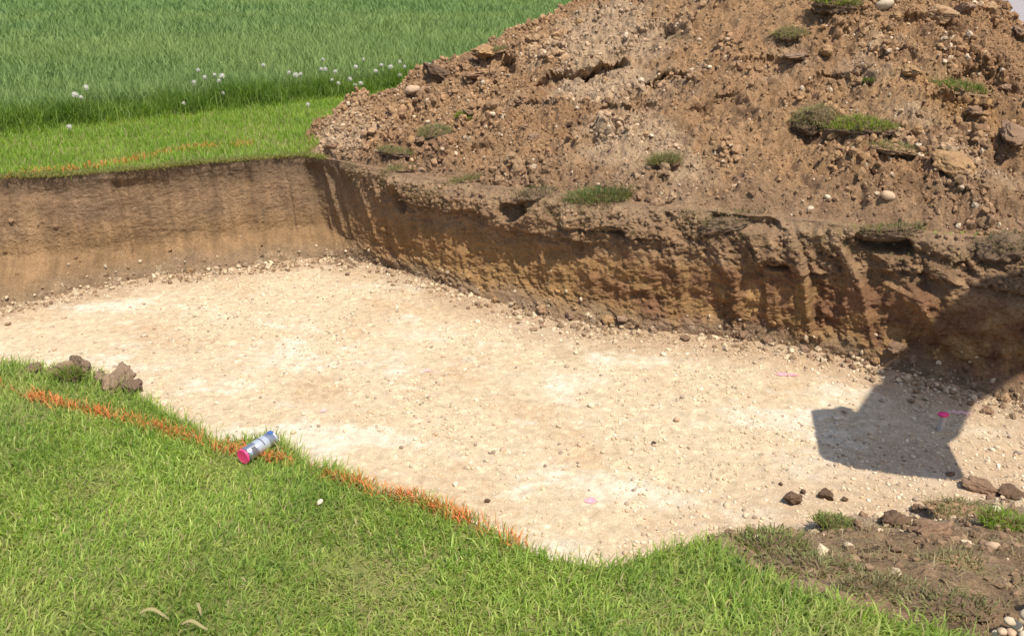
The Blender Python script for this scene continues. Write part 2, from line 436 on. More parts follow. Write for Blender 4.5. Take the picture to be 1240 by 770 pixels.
P2[..., 2] = fzt * prof + edge * ramp * (.09 * fbm(P2[..., 0], P2[..., 1], 0, 1.6, 4, .5, 94) + .6 * bb1 + .85 * bb2 + .8 * bb3)
P2[:, 0, 2] = lawn_z(NR[:, 0], NR[:, 1])
P2[..., 1] += (1 - ramp) * edge * .06 * fbm(S2, P2[..., 2], 0, 5, 4, .6, 95)
m1 = fbm(P2[..., 0], P2[..., 1], 0, 1.7, 4, .6, 96); m2 = fbm(P2[..., 0], P2[..., 1], 0, 6, 3, .6, 97)
CN = mixc((.275, .180, .105), (.330, .228, .140), sstep(-.2, .3, m1 + .3 * m2))
CN = mixc(CN, (.150, .098, .062), .8 * sstep(.15, .4, m2 - .3 * m1))
CN = mixc(CN, (.44, .325, .21), ramp * sstep(.66, .92, Q2 + .2 * m1 + .15 * m2))
CN = mixc(CN, (.42, .31, .2), .5 * ramp * sstep(.25, .5, m2 + .3 * (ii2 - .5)) * sstep(.3, .7, Q2))
CN *= .88
CN *= (.88 + .25 * ii2[..., None])
near = link('soil_ramp', grid_mesh('soil_ramp', P2, M_RAMP, CN, False))
tag(near, 'near bank of the pit with loose brown soil ramp', 'soil ramp', kind='structure')

# ------------------------------------------------------------------ ground sheet outside the pit, out to the horizon
RS = np.concatenate([FR[::6], NR[::-1][::6]])
cen = np.array([-1.2, 6.1])
dl = RS - cen; rl = np.linalg.norm(dl, axis=1); un = dl / rl[:, None]
offs = [0, .05, .12, .22, .4, .7, 1.1, 1.6, 2.3, 3.2, 4.5, 6.5, 9, 13, 20, 35, 70, 150, 400, 900]
rings = []
an = np.unwrap(np.arctan2(un[:, 1], un[:, 0])); an = np.minimum.accumulate(an)
unm = np.stack([np.cos(an), np.sin(an)], 1)
k9 = np.ones(41) / 41; rsm = np.convolve(np.pad(rl, 20, mode='wrap'), k9, 'valid')
for i, o in enumerate(offs):
    wgt = min(1.0, o / 60.0)
    f_ = float(sstep(.1, 1.2, o)); d_ = un * (1 - f_) + unm * f_
    base = cen + d_ * (rl * (1 - f_) + rsm * f_ + o)[:, None]
    circ = cen + d_ * (o + 6.0)
    p = base * (1 - wgt) + circ * wgt
    rings.append(np.c_[p, lawn_z(p[:, 0], p[:, 1]) - (.004 if i else 0)])
G = np.stack(rings, 1); G = np.concatenate([G, G[:1]], 0)
edge_a, edge_b = np.array([-6.43, 11.17]), np.array([-2.3, 14.85])
ed = (edge_b - edge_a) / np.linalg.norm(edge_b - edge_a); en = np.array([-ed[1], ed[0]])   # into the crop
sd = (G[..., 0] - edge_a[0]) * en[0] + (G[..., 1] - edge_a[1]) * en[1]
g1 = fbm(G[..., 0], G[..., 1], 0, .8, 4, .6, 101)
CG = mixc((.150, .165, .048), (.215, .185, .085), sstep(-.1, .4, g1))
CG = mixc(CG, (.05, .10, .026), sstep(-.2, .3, sd))
CG = mixc(CG, (.22, .14, .08), ((G[..., 0] > -2.35) & (G[..., 1] > 5.4) & (G[..., 1] < 13)).astype(float))
CG = mixc(CG, (.20, .13, .08), (np.arange(G.shape[1])[None, :] < 2) * (G[..., 1] > 6.5) * 1.0)
ground = link('ground', grid_mesh('ground', G, M_TURF, CG, False))
tag(ground, 'grassy ground around the pit reaching to the horizon', 'ground', kind='structure')

# far road / yard surface beyond the heap on the right
rp = np.array([[17, 30], [60, 30], [110, 75], [22, 70]], float)
RP = np.zeros((2, 2, 3)); RP[0, 0, :2] = rp[0]; RP[0, 1, :2] = rp[3]; RP[1, 0, :2] = rp[1]; RP[1, 1, :2] = rp[2]; RP[..., 2] = .03
road = link('road', grid_mesh('road', RP, M_ROAD, np.full((2, 2, 3), (.30, .27, .27)), False))
tag(road, 'grey road surface far behind the soil heap', 'road', kind='structure')

# ------------------------------------------------------------------ soil heap (loft: foot, crest, back foot)
HF = [((376, 184), 0), ((420, 192), 0), ((470, 202), 0), ((560, 219), 0), ((660, 232), 0), ((790, 248), 0), ((950, 262), 0), ((1130, 282), 0), ((1240, 290), 0)]
foot = [at(*p)[:2] for p, _ in HF]
foot = [f + np.array([.02, .05]) for f in foot] + [np.array([5.0, 6.35]), np.array([6.4, 6.6]), np.array([7.8, 7.6])]
def cp(px, py, y):                                       # a crest point on the sight line through a pixel, at depth y
    d = ray(px, py); t = y / d[1]
    return np.array([d[0] * t, y, CH + d[2] * t])
crest = [cp(377, 178, 10.4), cp(440, 134, 11.0), cp(520, 93, 11.6), cp(600, 53, 12.0), cp(645, 37, 12.2), cp(720, -3, 12.5), np.array([2.4, 12.4, 2.15]), np.array([3.9, 12.0, 2.5]),
         np.array([4.8, 11.6, 2.3]), cp(1190, 0, 11.0), cp(1240, 46, 10.9), np.array([7.4, 10.6, .2])]
foot = np.array(foot); crest = np.array(crest)
back = crest[:, :2] + np.c_[np.linspace(-.3, .9, len(crest)), 1.35 * crest[:, 2] + .25]
ks = np.linspace(0, 1, len(foot)); nS, nF, nB_ = 860, 420, 60
def cr(t, P):
    """Catmull-Rom through P at t in 0..1"""
    n = len(P) - 1; u = np.clip(t * n, 0, n - 1e-6); i = u.astype(int); f = (u - i)[:, None]
    p0 = P[np.maximum(i - 1, 0)]; p1 = P[i]; p2 = P[i + 1]; p3 = P[np.minimum(i + 2, n)]
    return .5 * ((2 * p1) + (-p0 + p2) * f + (2 * p0 - 5 * p1 + 4 * p2 - p3) * f ** 2 + (-p0 + 3 * p1 - 3 * p2 + p3) * f ** 3)
sv = np.linspace(0, 1, nS)
Cv, Bv = cr(sv, crest), cr(sv, back)
i0 = int(np.argmin(np.abs(FPXL - 377)))
pxs = np.interp(sv, np.linspace(0, 1, 12), [377, 420, 470, 560, 660, 790, 950, 1130, 1240, 1330, 1430, 1430])
Fv = np.stack([np.interp(pxs, FPXL, FR[:, i]) for i in (0, 1)], 1)
Fv += np.array([.05, .30]) * sstep(.88, 1, sv)[:, None] * 6 + np.array([.02, .05])
tf = np.linspace(0, 1, nF); tb = np.linspace(0, 1, nB_)[1:]
HP = np.zeros((nS, nF + nB_ - 1, 3)); Tm = np.zeros(HP.shape[:2])
pf = .80 * tf + .20 * tf ** 2 - .10 * np.sin(math.pi * tf) ** 2 * 0
HP[:, :nF, :2] = Fv[:, None, :] * (1 - tf)[None, :, None] + Cv[:, None, :2] * tf[None, :, None]
HP[:, :nF, 2] = Cv[:, 2:3] * pf[None, :] + (lawn_z(Fv[:, 0], Fv[:, 1])[:, None] - .045) * (1 - tf)[None, :]
HP[:, nF:, :2] = Cv[:, None, :2] * (1 - tb)[None, :, None] + Bv[:, None, :] * tb[None, :, None]
HP[:, nF:, 2] = Cv[:, 2:3] * (1 - tb)[None, :] - .06 * tb[None, :]
Tm[:, :nF] = tf; Tm[:, nF:] = 1 - tb
hx, hy = HP[..., 0].copy(), HP[..., 1].copy()
HP0 = HP[:, :nF].reshape(-1, 3)[::7].copy()
foot_m = sstep(0, .07, Tm); crest_m = 1 - .75 * sstep(.86, 1.0, Tm)
l1 = fbm(hx, hy, 0, .75, 4, .5, 111); l2 = fbm(hx, hy, 0, 2.6, 4, .55, 112); l3 = fbm(hx, hy, 0, 9, 3, .55, 113)
ridged = 1 - np.abs(fbm(hx, hy * .8, 0, 1.25, 4, .55, 114)) * 2.4
k1, j1 = bumps(hx, hy, .42, 121, .45, .15, .5, .55); k2, j2 = bumps(hx, hy, .20, 122, .55, .18, .55, .6); k3, j3 = bumps(hx, hy, .095, 123, .7, .2, .58, .65); k4, j4 = bumps(hx, hy, .05, 124, .75, .2, .6, .7)
coarse = sstep(-.05, .30, fbm(hx, hy, 0, 1.5, 4, .55, 117) + .15 * l1)
bil = np.abs(fbm(hx, hy, 0, 3.4, 5, .62, 115)); bil2 = np.abs(fbm(hx + 3, hy, 0, 8.0, 4, .62, 116))
dz = foot_m * (.17 * l1 * crest_m + .15 * l2 * crest_m + .10 * ridged * crest_m - .30 * (bil - .2) * (.5 + coarse) - .20 * (bil2 - .2))  + (.12 + .88 * foot_m) * .022 * l3
lumps = (.10 + .90 * foot_m) * (coarse * (.95 * k1 * crest_m + 1.15 * k2) + (.72 + .28 * coarse) * (1.25 * k3 + 1.15 * k4))
# hollows and slumps seen on the face
def hollow(px, py, rx, ry, d):
    """scoop at the place on the face seen there (found on the smooth loft)"""
    r = ray(px, py)
    best = None
    fl = HP0
    v = fl - np.array([0, 0, CH]); t = v @ r / (r @ r); e = np.linalg.norm(v - t[:, None] * r, axis=1)
    p = fl[np.argmin(e)]
    w = ((hx - p[0]) / rx) ** 2 + ((hy - p[1]) / ry) ** 2 + .55 * l2 + .3 * l3
    return -d * (1 - sstep(.3, 1.1, w))
hol = hollow(690, 108, .38, .24, .20) + hollow(730, 100, .30, .18, .24) + hollow(812, 105, .32, .2, .22) + hollow(612, 90, .14, .3, .24) + hollow(1150, 150, .3, .3, .12) + hollow(1125, 40, .35, .2, .12) + hollow(1080, 95, .25, .25, .10) + hollow(790, 60, .4, .3, .1) + hollow(560, 100, .3, .2, .10) + hollow(870, 150, .4, .3, .12) + hollow(930, 90, .35, .25, .12) + hollow(1195, 120, .35, .3, .14) + hollow(640, 150, .35, .25, .10) + hollow(760, 150, .4, .25, .1) + hollow(1010, 110, .4, .25, .10)
dz = dz + .45 * hol + .62 * lumps
frontm = (np.arange(HP.shape[1])[None, :] < nF + 8) * 1.0
HP[..., 1] -= frontm * crest_m * (.85 * lumps + 1.15 * hol)
endm = (sstep(0, .035, sv) * sstep(1, .97, sv))[:, None]
HP[..., 2] = (HP[..., 2] + dz + .06) * (.02 + .98 * sstep(0, .05, sv))[:, None] * endm - .06
c1 = fbm(hx, hy, HP[..., 2], .7, 4, .55, 131); c2 = fbm(hx, hy, HP[..., 2], 2.2, 4, .6, 132); c3 = fbm(hx, hy, 0, .45, 3, .5, 133)
CH_ = mixc((.315, .182, .095), (.365, .220, .118), sstep(-.3, .3, c1))
CH_ = mixc(CH_, (.360, .200, .080), .85 * sstep(.02, .4, c1 + .4 * c2) * sstep(2.0, 4.2, hx))
CH_ = mixc(CH_, (.47, .335, .215), .8 * sstep(.10, .42, c3 + .45 * c2))
CH_ = mixc(CH_, (.215, .128, .074), .75 * sstep(.08, .40, c2 - .35 * c3))
CH_ = mixc(CH_, (.27, .172, .102), .7 * sstep(.14, .02, Tm + .05 * c2))
CH_ *= np.array([.94, .95, .95])
CH_ *= (.86 + .14 * j3[..., None] + .14 * j4[..., None])
heap = link('soil_heap', grid_mesh('soil_heap', HP, M_HEAP, CH_, True))
tag(heap, 'large sloping heap of brown dug out soil on the far edge of the pit', 'soil heap')

bpy.context.view_layer.update()
def hit(o, px, py):
    ok, loc, nr, _ = o.ray_cast(Vector((0, 0, CH)), Vector(ray(px, py)).normalized())
    return (Vector(loc), Vector(nr)) if ok else (None, None)
def hit_any(px, py, objs=None):
    best = None
    for o in (objs or (heap, bank, floor, near, ground)):
        l, n = hit(o, px, py)
        if l is not None and (best is None or (l - Vector((0, 0, CH))).length < best[0]):
            best = ((l - Vector((0, 0, CH))).length, l, n, o)
    return best

# ------------------------------------------------------------------ stones and clods
def ico(sub, seed, rough_=.25, ang=False):
    bm = bmesh.new(); bmesh.ops.create_icosphere(bm, subdivisions=sub, radius=1)
    V = np.array([v.co[:] for v in bm.verts]); F_ = np.array([[v.index for v in f.verts] for f in bm.faces]); bm.free()
    if ang:                                             # broken lump: cut by random planes
        r = np.random.default_rng(seed)
        for _ in range(9):
            n = r.normal(size=3); n /= np.linalg.norm(n); d = r.uniform(.5, .82)
            s = V @ n; V = V - np.maximum(s - d, 0)[:, None] * n
    k = 1 + rough_ * fbm(V[:, 0] + seed * 3.1, V[:, 1], V[:, 2], 1.1, 4, .6, seed)
    V = V * k[:, None]
    return V, F_

ROUND = [ico(2, 200 + i, .30) for i in range(6)]
LUMP = [ico(2, 300 + i, .50, True) for i in range(7)]
LUMP0 = [ico(1, 370 + i, .55, True) for i in range(9)]
LUMP1 = [ico(1, 350 + i, .55, True) for i in range(7)]

def rotmats(n, flat=True):
    a = rng.uniform(0, 6.283, n); b = rng.uniform(-.5, .5, n) if flat else rng.uniform(0, 6.283, n); c = rng.uniform(-.5, .5, n) if flat else rng.uniform(0, 6.283, n)
    ca, sa, cb, sb, cc, sc = np.cos(a), np.sin(a), np.cos(b), np.sin(b), np.cos(c), np.sin(c)
    o = np.zeros(n); e = np.ones(n)
    Rz = np.stack([np.stack([ca, -sa, o], -1), np.stack([sa, ca, o], -1), np.stack([o, o, e], -1)], 1)
    Rx = np.stack([np.stack([e, o, o], -1), np.stack([o, cb, -sb], -1), np.stack([o, sb, cb], -1)], 1)
    Ry = np.stack([np.stack([cc, o, sc], -1), np.stack([o, e, o], -1), np.stack([-sc, o, cc], -1)], 1)
    return Rx @ Ry @ Rz

def scatter(name, pts, size, cols, arch, mat, squash=(1, .8, .6), smooth=True, flat=True):
    Vs, Fs, Cs = [], [], []; base = 0
    which = rng.integers(0, len(arch), len(pts))
    R = rotmats(len(pts), flat)
    for k, (V, F_) in enumerate(arch):
        sel = np.nonzero(which == k)[0]
        if not len(sel): continue
        sq = np.array(squash)[None, :] * rng.uniform(.8, 1.2, (len(sel), 3))
        VV = V[None] * sq[:, None, :] * size[sel, None, None]
        VV = np.einsum('nij,nvj->nvi', R[sel], VV) + pts[sel, None, :]
        Vs.append(VV.reshape(-1, 3)); nV = len(V)
        Fs.append((F_[None] + (base + np.arange(len(sel)) * nV)[:, None, None]).reshape(-1, 3)); base += nV * len(sel)
        Cs.append(np.repeat(cols[sel], nV, 0))
    V = np.concatenate(Vs); F_ = np.concatenate(Fs); Cc = np.concatenate(Cs)
    return link(name, raw_mesh(name, V, F_, np.full(len(F_), 3), mat, Cc, smooth))

# loose gravel on the pit floor
N0 = 34000
gxr = rng.uniform(-6.5, 4.4, N0 * 3); gyr = rng.uniform(3.0, 9.6, N0 * 3)
mk = sstep(-.25, .4, fbm(gxr, gyr, 0, .9, 3, .5, 32) + .5 * fbm(gxr, gyr, 0, 3, 2, .5, 141)) * .9 + .1 + .5 * sstep(.6, 2.8, gxr) * sstep(6.5, 5, gyr)
keep = (rng.random(N0 * 3) < mk) & inside(gxr, gyr, RIM) ; idx = np.nonzero(keep)[0][:N0]
gxr, gyr = gxr[idx], gyr[idx]
sz = .0038 + .012 * rng.random(len(idx)) ** 4.5 + .012 * (rng.random(len(idx)) < .012)
pc = np.array([(.60, .48, .32), (.66, .57, .42), (.52, .38, .25), (.42, .32, .23), (.30, .23, .17), (.58, .42, .26)])
gc = pc[rng.choice(6, len(idx), p=[.3, .14, .2, .15, .08, .13])] * rng.uniform(.85, 1.12, (len(idx), 1))
gp = np.c_[gxr, gyr, floor_z(gxr, gyr) + sz * .2]
gravel = scatter('loose_gravel', gp, sz, gc, ROUND, M_STONE)
tag(gravel, 'loose pale gravel scattered over the pit floor', 'gravel', kind='stuff')

# crumbs of soil along the toe of the bank
N1 = 4200
ii = rng.integers(0, len(fs), N1)
off = rng.normal(.0, .10, N1) + .04 + .25 * rng.random(N1) ** 4
tp = FT[ii] + nrm[ii] * off[:, None] + rng.normal(0, .03, (N1, 2))
szc = .008 + .034 * rng.random(N1) ** 4
zz = np.maximum(floor_z(tp[:, 0], tp[:, 1]), -DEPTH + np.clip(-off, 0, .3) * .8) + szc * .25
cc = np.where((rng.random(N1) < .45)[:, None], np.array([[.52, .40, .26]]), np.array([[.285, .190, .115]])) * rng.uniform(.75, 1.2, (N1, 1))
crumbs = scatter('soil_crumbs', np.c_[tp, zz], szc, cc, LUMP1, M_CLOD, (1, .85, .75), False)
tag(crumbs, 'crumbled soil and stones along the foot of the cut bank', 'soil crumbs', kind='stuff')

# lumps and stones sticking in the cut face
N1b = 6000
bi = rng.integers(0, len(fs), N1b * 3); bq = rng.integers(2, nt - 3, N1b * 3); qq = bq / nt
pk = np.where(qq > .7, .45, 0) * (qq > .70 + .28 * rng.random(N1b * 3)) * np.where(FPXL[bi] < 390, .5, 1) + .9 * (qq < .30) * (FPXL[bi] > 420) * (rng.random(N1b * 3) < .9) + .02
bk_ = np.nonzero(rng.random(N1b * 3) < pk)[0][:N1b]; bi, bq = bi[bk_], bq[bk_]
bs = .007 + .026 * rng.random(len(bk_)) ** 4.5
bc = CW[bi, bq] * rng.uniform(.8, 1.25, (len(bk_), 1)); pl_ = (rng.random(len(bk_)) < .22) & (bq > .6 * nt); bc[pl_] = np.array([.52, .41, .28]) * rng.uniform(.8, 1.1, (pl_.sum(), 1))
bpp = PW[bi, bq] + np.c_[nrm[bi] * (bs * .3)[:, None], bs * .2]
bank_crumbs = scatter('bank_crumbs', bpp, bs, bc, LUMP0, M_CLOD, (1, .9, .8), False, False)
tag(bank_crumbs, 'small lumps and stones stuck in the cut face of the far bank', 'soil crumbs', kind='stuff')

# crumbly soil over the heap
hn = HP
N2 = 62000
si = rng.integers(2, nS - 2, N2 * 2); ti = (rng.random(N2 * 2) ** .9 * (nF - 4)).astype(int) + 2
bk2 = (rng.random(N2 * 2) < .12); ti[bk2] = nF + (rng.random(bk2.sum()) * 40).astype(int); si[bk2] = (rng.random(bk2.sum()) ** 1.5 * nS * .5).astype(int) + 2
km = coarse[si, ti] * .55 + .45
kk = np.nonzero(rng.random(N2 * 2) < km)[0][:N2]; si, ti = si[kk], ti[kk]
szh = .009 + (.022 + .045 * coarse[si, ti]) * rng.random(len(kk)) ** 4.5
hp = hn[si, ti] + np.c_[rng.normal(0, .006, (len(kk), 2)), szh * .25]
hc = CH_[si, ti] * rng.uniform(.8, 1.22, (len(kk), 1))
pale = rng.random(len(kk)) < .10
hc[pale] = np.array([.52, .40, .28]) * rng.uniform(.8, 1.15, (pale.sum(), 1))
szh[pale] *= .75
heap_crumbs = scatter('heap_crumbs', hp, szh, hc, LUMP0, M_CLOD, (1, .85, .75), False, False)
tag(heap_crumbs, 'loose crumbs of soil and small stones covering the brown heap', 'soil crumbs', kind='stuff')

# crumbs and stones over the ramp
N3 = 9000
ok_ = np.nonzero(ramp[:, 0] > .4)[0]
ri = rng.choice(ok_, N3); rq = (rng.random(N3) ** .8 * (nt2 - 6)).astype(int) + 3
szr = .005 + .034 * rng.random(N3) ** 5
rp_ = P2[ri, rq] + np.c_[rng.normal(0, .01, (N3, 2)), szr * .3]
tq = rq / nt2
rc = np.where((rng.random(N3) < .04 + .55 * sstep(.6, .95, tq))[:, None], np.array([[.54, .42, .28]]), np.array([[.235, .155, .095]])) * rng.uniform(.7, 1.2, (N3, 1))
ramp_crumbs = scatter('ramp_crumbs', rp_, szr, rc, LUMP1, M_CLOD, (1, .85, .75), False)
tag(ramp_crumbs, 'crumbs of soil and small stones on the loose soil ramp', 'soil crumbs', kind='stuff')

# ---- individual clods, blocks, stones (each a thing of its own)
def lump_mesh(name, seed, col, mat, sub=5, rough_=.5, ang=True, squash=(1, .8, .65), var=.14, jit=1.0):
    V, F_ = ico(sub, seed, rough_, ang)
    U = V / np.linalg.norm(V, axis=1)[:, None]
    sx = V + seed * 1.7
    if jit > .5:                                         # crumbly broken surface
        k = .20 * fbm(sx[:, 0], sx[:, 1], sx[:, 2], 2.3, 4, .6, seed + 5) - .16 * np.abs(fbm(sx[:, 0], sx[:, 1], sx[:, 2], 3.2, 4, .6, seed + 6)) + .07 * fbm(sx[:, 0], sx[:, 1], sx[:, 2], 9, 3, .6, seed + 7)
        k = k * jit
    else:
        k = jit * fbm(sx[:, 0], sx[:, 1], sx[:, 2], 3, 3, .5, seed + 5)
    V = (V + U * k[:, None]) * np.array(squash)
    c = np.asarray(col) * (1 + var * fbm(V[:, 0], V[:, 1], V[:, 2], 1.6, 3, .6, seed + 9))[:, None] * np.ones((len(V), 3))
    return raw_mesh(name, V, F_, np.full(len(F_), 3), mat, c, True)

CLOD_ME = [lump_mesh('soil_clod', 400 + i, c, M_CLOD) for i, c in enumerate([(.27, .165, .098), (.215, .135, .084), (.31, .19, .095), (.25, .165, .108), (.33, .21, .12)])]
DARK_ME = [lump_mesh('soil_clod', 430 + i, c, M_CLOD, 5, .6) for i, c in enumerate([(.105, .070, .045), (.13, .082, .052), (.115, .072, .045)])]
EDGE_ME = [lump_mesh('soil_clod', 480 + i, c, M_CLOD, 5, .6, True, (1.15, .9, .75), .3, 1.0) for i, c in enumerate([(.20, .138, .090), (.17, .115, .076), (.225, .155, .10)])]
PALE_ME = [lump_mesh('stone', 460 + i, c, M_STONE, 3, .25, False, (1, .8, .6), .06, .05) for i, c in enumerate([(.54, .42, .27), (.58, .47, .33), (.46, .32, .21), (.48, .38, .27), (.62, .53, .39)])]

def lump(name, me, loc, size, label, cat, group=None, sink=.25, rot=None, squash=None):
    o = link(name, me); o.location = Vector(loc) + Vector((0, 0, size * (.55 - sink)))
    s = squash or (1, 1, 1)
    o.scale = (size * s[0], size * s[1], size * s[2])
    o.rotation_euler = rot or (random.uniform(-.4, .4), random.uniform(-.4, .4), random.uniform(0, 6.28))
    return tag(o, label, cat, group)

# notable blocks on the heap
for px, py, sz_, me, lb, sq in (
        (1140, 27, .20, CLOD_ME[4], "big flat brown soil block on the heap, below two blocks at its right crest", (1.1, .8, .7)),
        (1166, 14, .12, CLOD_ME[3], 'greyish brown soil block at the right crest of the heap, left of the crest edge', (1, 1, .9)),
        (1196, 16, .13, CLOD_ME[4], 'pale brown soil block at the very right crest of the heap, nearest the grey road', (1.1, .8, .8)),
        (1233, 44, .10, CLOD_ME[1], 'dark brown clod at the right end of the heap against the frame edge', None),
        (1225, 170, .17, CLOD_ME[1], 'dark purplish brown clod low on the right end of the heap', (1.2, .9, .6)),
        (528, 95, .16, DARK_ME[1], 'dark block of topsoil on the left crest of the heap above the dandelions', (1.2, .8, .9)),
        (590, 72, .22, CLOD_ME[2], 'rounded orange brown block on the left shoulder of the heap', (1.3, .9, .6)),
        (575, 98, .17, CLOD_ME[0], 'low brown block under the rounded block on the left shoulder of the heap', (1.4, .8, .45)),
        (500, 112, .09, PALE_ME[2], 'pale pinkish stone on the left crest of the heap beside the dark block', None),
        (965, 75, .17, CLOD_ME[3], 'smooth grey brown slab of soil in the upper middle of the heap', (1.2, .9, .4)),
        (1000, 66, .09, CLOD_ME[2], 'rusty orange clod in the upper middle of the heap beside a grey slab', None),
        (1100, 92, .12, CLOD_ME[2], 'orange brown clod on the right part of the heap above the green turf lumps', (1.3, .8, .7)),
        (1155, 210, .17, CLOD_ME[2], 'wide orange clod low on the right part of the heap', (1.4, 1, .6)),
        (1180, 140, .09, CLOD_ME[1], 'dark clod with deep cracks around it on the right part of the heap', None),
        (814, 40, .11, DARK_ME[2], 'dark upright clod near the top of the heap, left of the pale gravel patch', (.7, .7, 1.3)),
        (1070, 10, .10, PALE_ME[3], 'pale stone near the top of the heap right of the highest turf lump', None),
        (1075, 240, .06, PALE_ME[2], 'pinkish stone lying at the foot of the heap on the right', None)):
    h_ = hit(heap, px, py)
    if h_[0] is None: continue
    lump('stone' if me in PALE_ME else 'soil_clod', me, h_[0], sz_, lb, 'stone' if me in PALE_ME else 'soil clod', None, .2, None, sq)
# medium clods and stones strewn over the heap
for k in range(110):
    a = random.randrange(30, nS - 40); b = int((random.random() ** 1.1) * (nF - 30)) + 8
    p = HP[a, b]
    lump('soil_clod', random.choice(CLOD_ME), p, random.uniform(.032, .075), 'fist sized clod of brown soil among the crumbs on the heap', 'soil clod', 'clods strewn over the soil heap', .3)
for k in range(45):
    a = random.randrange(30, nS - 40); b = int(random.random() * (nF - 30)) + 8
    lump('stone', random.choice(PALE_ME), HP[a, b], random.uniform(.018, .04), 'small pale stone lying in the brown soil of the heap', 'stone', 'stones strewn over the soil heap', .3)
# pale stones on the floor
for k in range(70):
    x = random.uniform(-4.2, 3.2); y = random.uniform(4.2, 8.6)
    if not inside(np.array([x]), np.array([y]), RIM)[0] or dist_to(np.array([x]), np.array([y]), NT)[0] < .3: continue
    lump('stone', random.choice(PALE_ME), (x, y, floor_z(np.array([x]), np.array([y]))[0]), random.uniform(.013, .030), 'pale stone lying loose on the gravel pit floor', 'stone', 'stones on the pit floor', .2)
# clods of the bank foot
for px, py, s in ((735, 392, .075), (752, 388, .06), (790, 402, .05), (560, 352, .05), (600, 366, .05), (655, 378, .07), (690, 384, .05), (830, 412, .05), (900, 408, .06), (930, 415, .06), (975, 425, .05), (1085, 425, .07),
                  (1060, 440, .05), (470, 330, .04), (140, 345, .05), (230, 330, .05), (1105, 440, .05), (1215, 485, .06), (1195, 500, .05)):
    h_ = hit_any(px, py)
    lump('soil_clod', random.choice(CLOD_ME), h_[1], s, 'brown clod fallen from the cut bank onto its foot', 'soil clod', 'clods along the foot of the bank', .2)
# dark clods on the gravel in front of the ramp
for px, py, s, lb in ((960, 609, .060, "larger and left one of two dark soil clods on the gravel before the ramp"), (1000, 603, .052, 'dark soil clod on the gravel in front of the ramp, right of the largest one'),
                      (972, 597, .022, 'small dark crumb between and behind the two dark clods on the gravel'), (1023, 606, .022, 'small dark clod just right of the two big dark clods, by the ramp edge'),
                      (945, 587, .016, 'small dark crumb on the gravel left behind the two dark clods'), (792, 538, .020, 'small grey lump alone in the middle of the gravel floor'),
                      (590, 608, .020, 'small brown lump on the gravel behind the orange painted grass')):
    h_ = hit_any(px, py, (floor, near))
    lump('soil_clod', random.choice(DARK_ME), h_[1], s, lb, 'soil clod', None, .1, None, (1, .9, 1.1))
# clods on the ramp
for px, py, s, lb, sq in ((1085, 635, .10, 'wide dark clod of topsoil on the upper part of the ramp, left of centre', (1.0, .9, .95)), (1125, 645, .10, 'largest smooth dark brown lump in the middle of the soil ramp', (1.1, .9, .9)),
                          (1185, 592, .10, 'dark crumbly clod where the ramp meets the gravel at the right', (1.1, .9, .85)), (1225, 600, .09, 'brown clod at the right frame edge where the ramp meets the gravel', (1.1, 1, .85)),
                          (1112, 617, .045, 'small brown clod on the ramp above the largest dark lump', None), (1150, 575, .03, 'small dark crumb on the gravel beside the bucket shadow', None)):
    h_ = hit_any(px, py, (floor, near))
    lump('soil_clod', random.choice((DARK_ME[1], CLOD_ME[1])), h_[1], s, lb, 'soil clod', None, .45, (random.uniform(-.2, .2), random.uniform(-.2, .2), random.uniform(-.5, .5)), sq)
# lumps of soil on the near rim at the left
for px, py, s, lb, sq in ((96, 451, .085, 'brown lump of soil on the near pit edge, the tallest, with grass in front', (1.2, .9, 1.2)), (70, 453, .06, 'brown lump of soil on the near pit edge, left beside the tallest', (1.2, .9, 1)),
                          (142, 466, .075, 'brown lump of soil on the near pit edge, right of the tallest across a gap', (1.2, .9, 1.2)), (160, 473, .06, 'brown lump of soil on the near pit edge, the rightmost of the row', (1, .9, 1)),
                          (122, 461, .05, 'small brown lump of soil in the gap of the row on the near pit edge', (1.2, .9, .8)), (40, 451, .05, 'small brown lump of soil at the left end of the near pit edge', (1.3, .9, .8))):
    p = at(px, py)
    lump('soil_clod', random.choice(EDGE_ME), p + np.array([0, .02, .012]), s, lb, 'soil clod', None, .5, (random.uniform(-.4, .4), random.uniform(-.4, .4), random.uniform(-2, 2)), sq)
# stones
for px, py, s, mi, lb in ((1201, 664, .033, 2, 'round pinkish stone on the soil ramp below a green tuft'), (1206, 620, .040, 4, 'white jagged stone on the soil ramp above a green tuft'), (917, 660, .036, 4, 'white stone stuck in loosened turf at the left end of the ramp'),
                          (388, 614, .014, 4, 'small white stone in the lawn below the pit edge'), (1028, 664, .024, 3, 'small grey stone on the loosened turf of the ramp'), (903, 625, .022, 1, 'pale flat stone on the gravel left of the dark clods')):
    h_ = hit_any(px, py, (floor, near, ground))
    lump('stone', PALE_ME[mi], Vector(h_[1]) + Vector((0, 0, .02 if px < 500 else 0)), s, lb, 'stone', None, .15)
# pebbles heaped in the right bottom corner
peb = []
for k in range(150):
    px = random.uniform(1168, 1330); py = random.uniform(738, 830)
    if (px - 1168) * .62 + (py - 738) * 1.0 < 58: continue
    s = random.uniform(.014, .034)
    h_ = hit_any(px, py, (near, ground))
    if h_ is None: continue
    p = Vector(h_[1])
    lift = min(.09, .0016 * ((px - 1168) * .62 + py - 796 + 58 - 0) ) * random.random()
    if any((p - qv).length < (s + sv_) * .75 and abs(lift - lf) < .02 for qv, sv_, lf in peb): continue
    peb.append((p, s, lift))
    lump('pebble', random.choice(PALE_ME), p + Vector((0, 0, max(0, lift))), s, 'smooth pale pebble in the little pile at the bottom right corner', 'pebble', 'pebbles piled in the bottom right corner', .1)

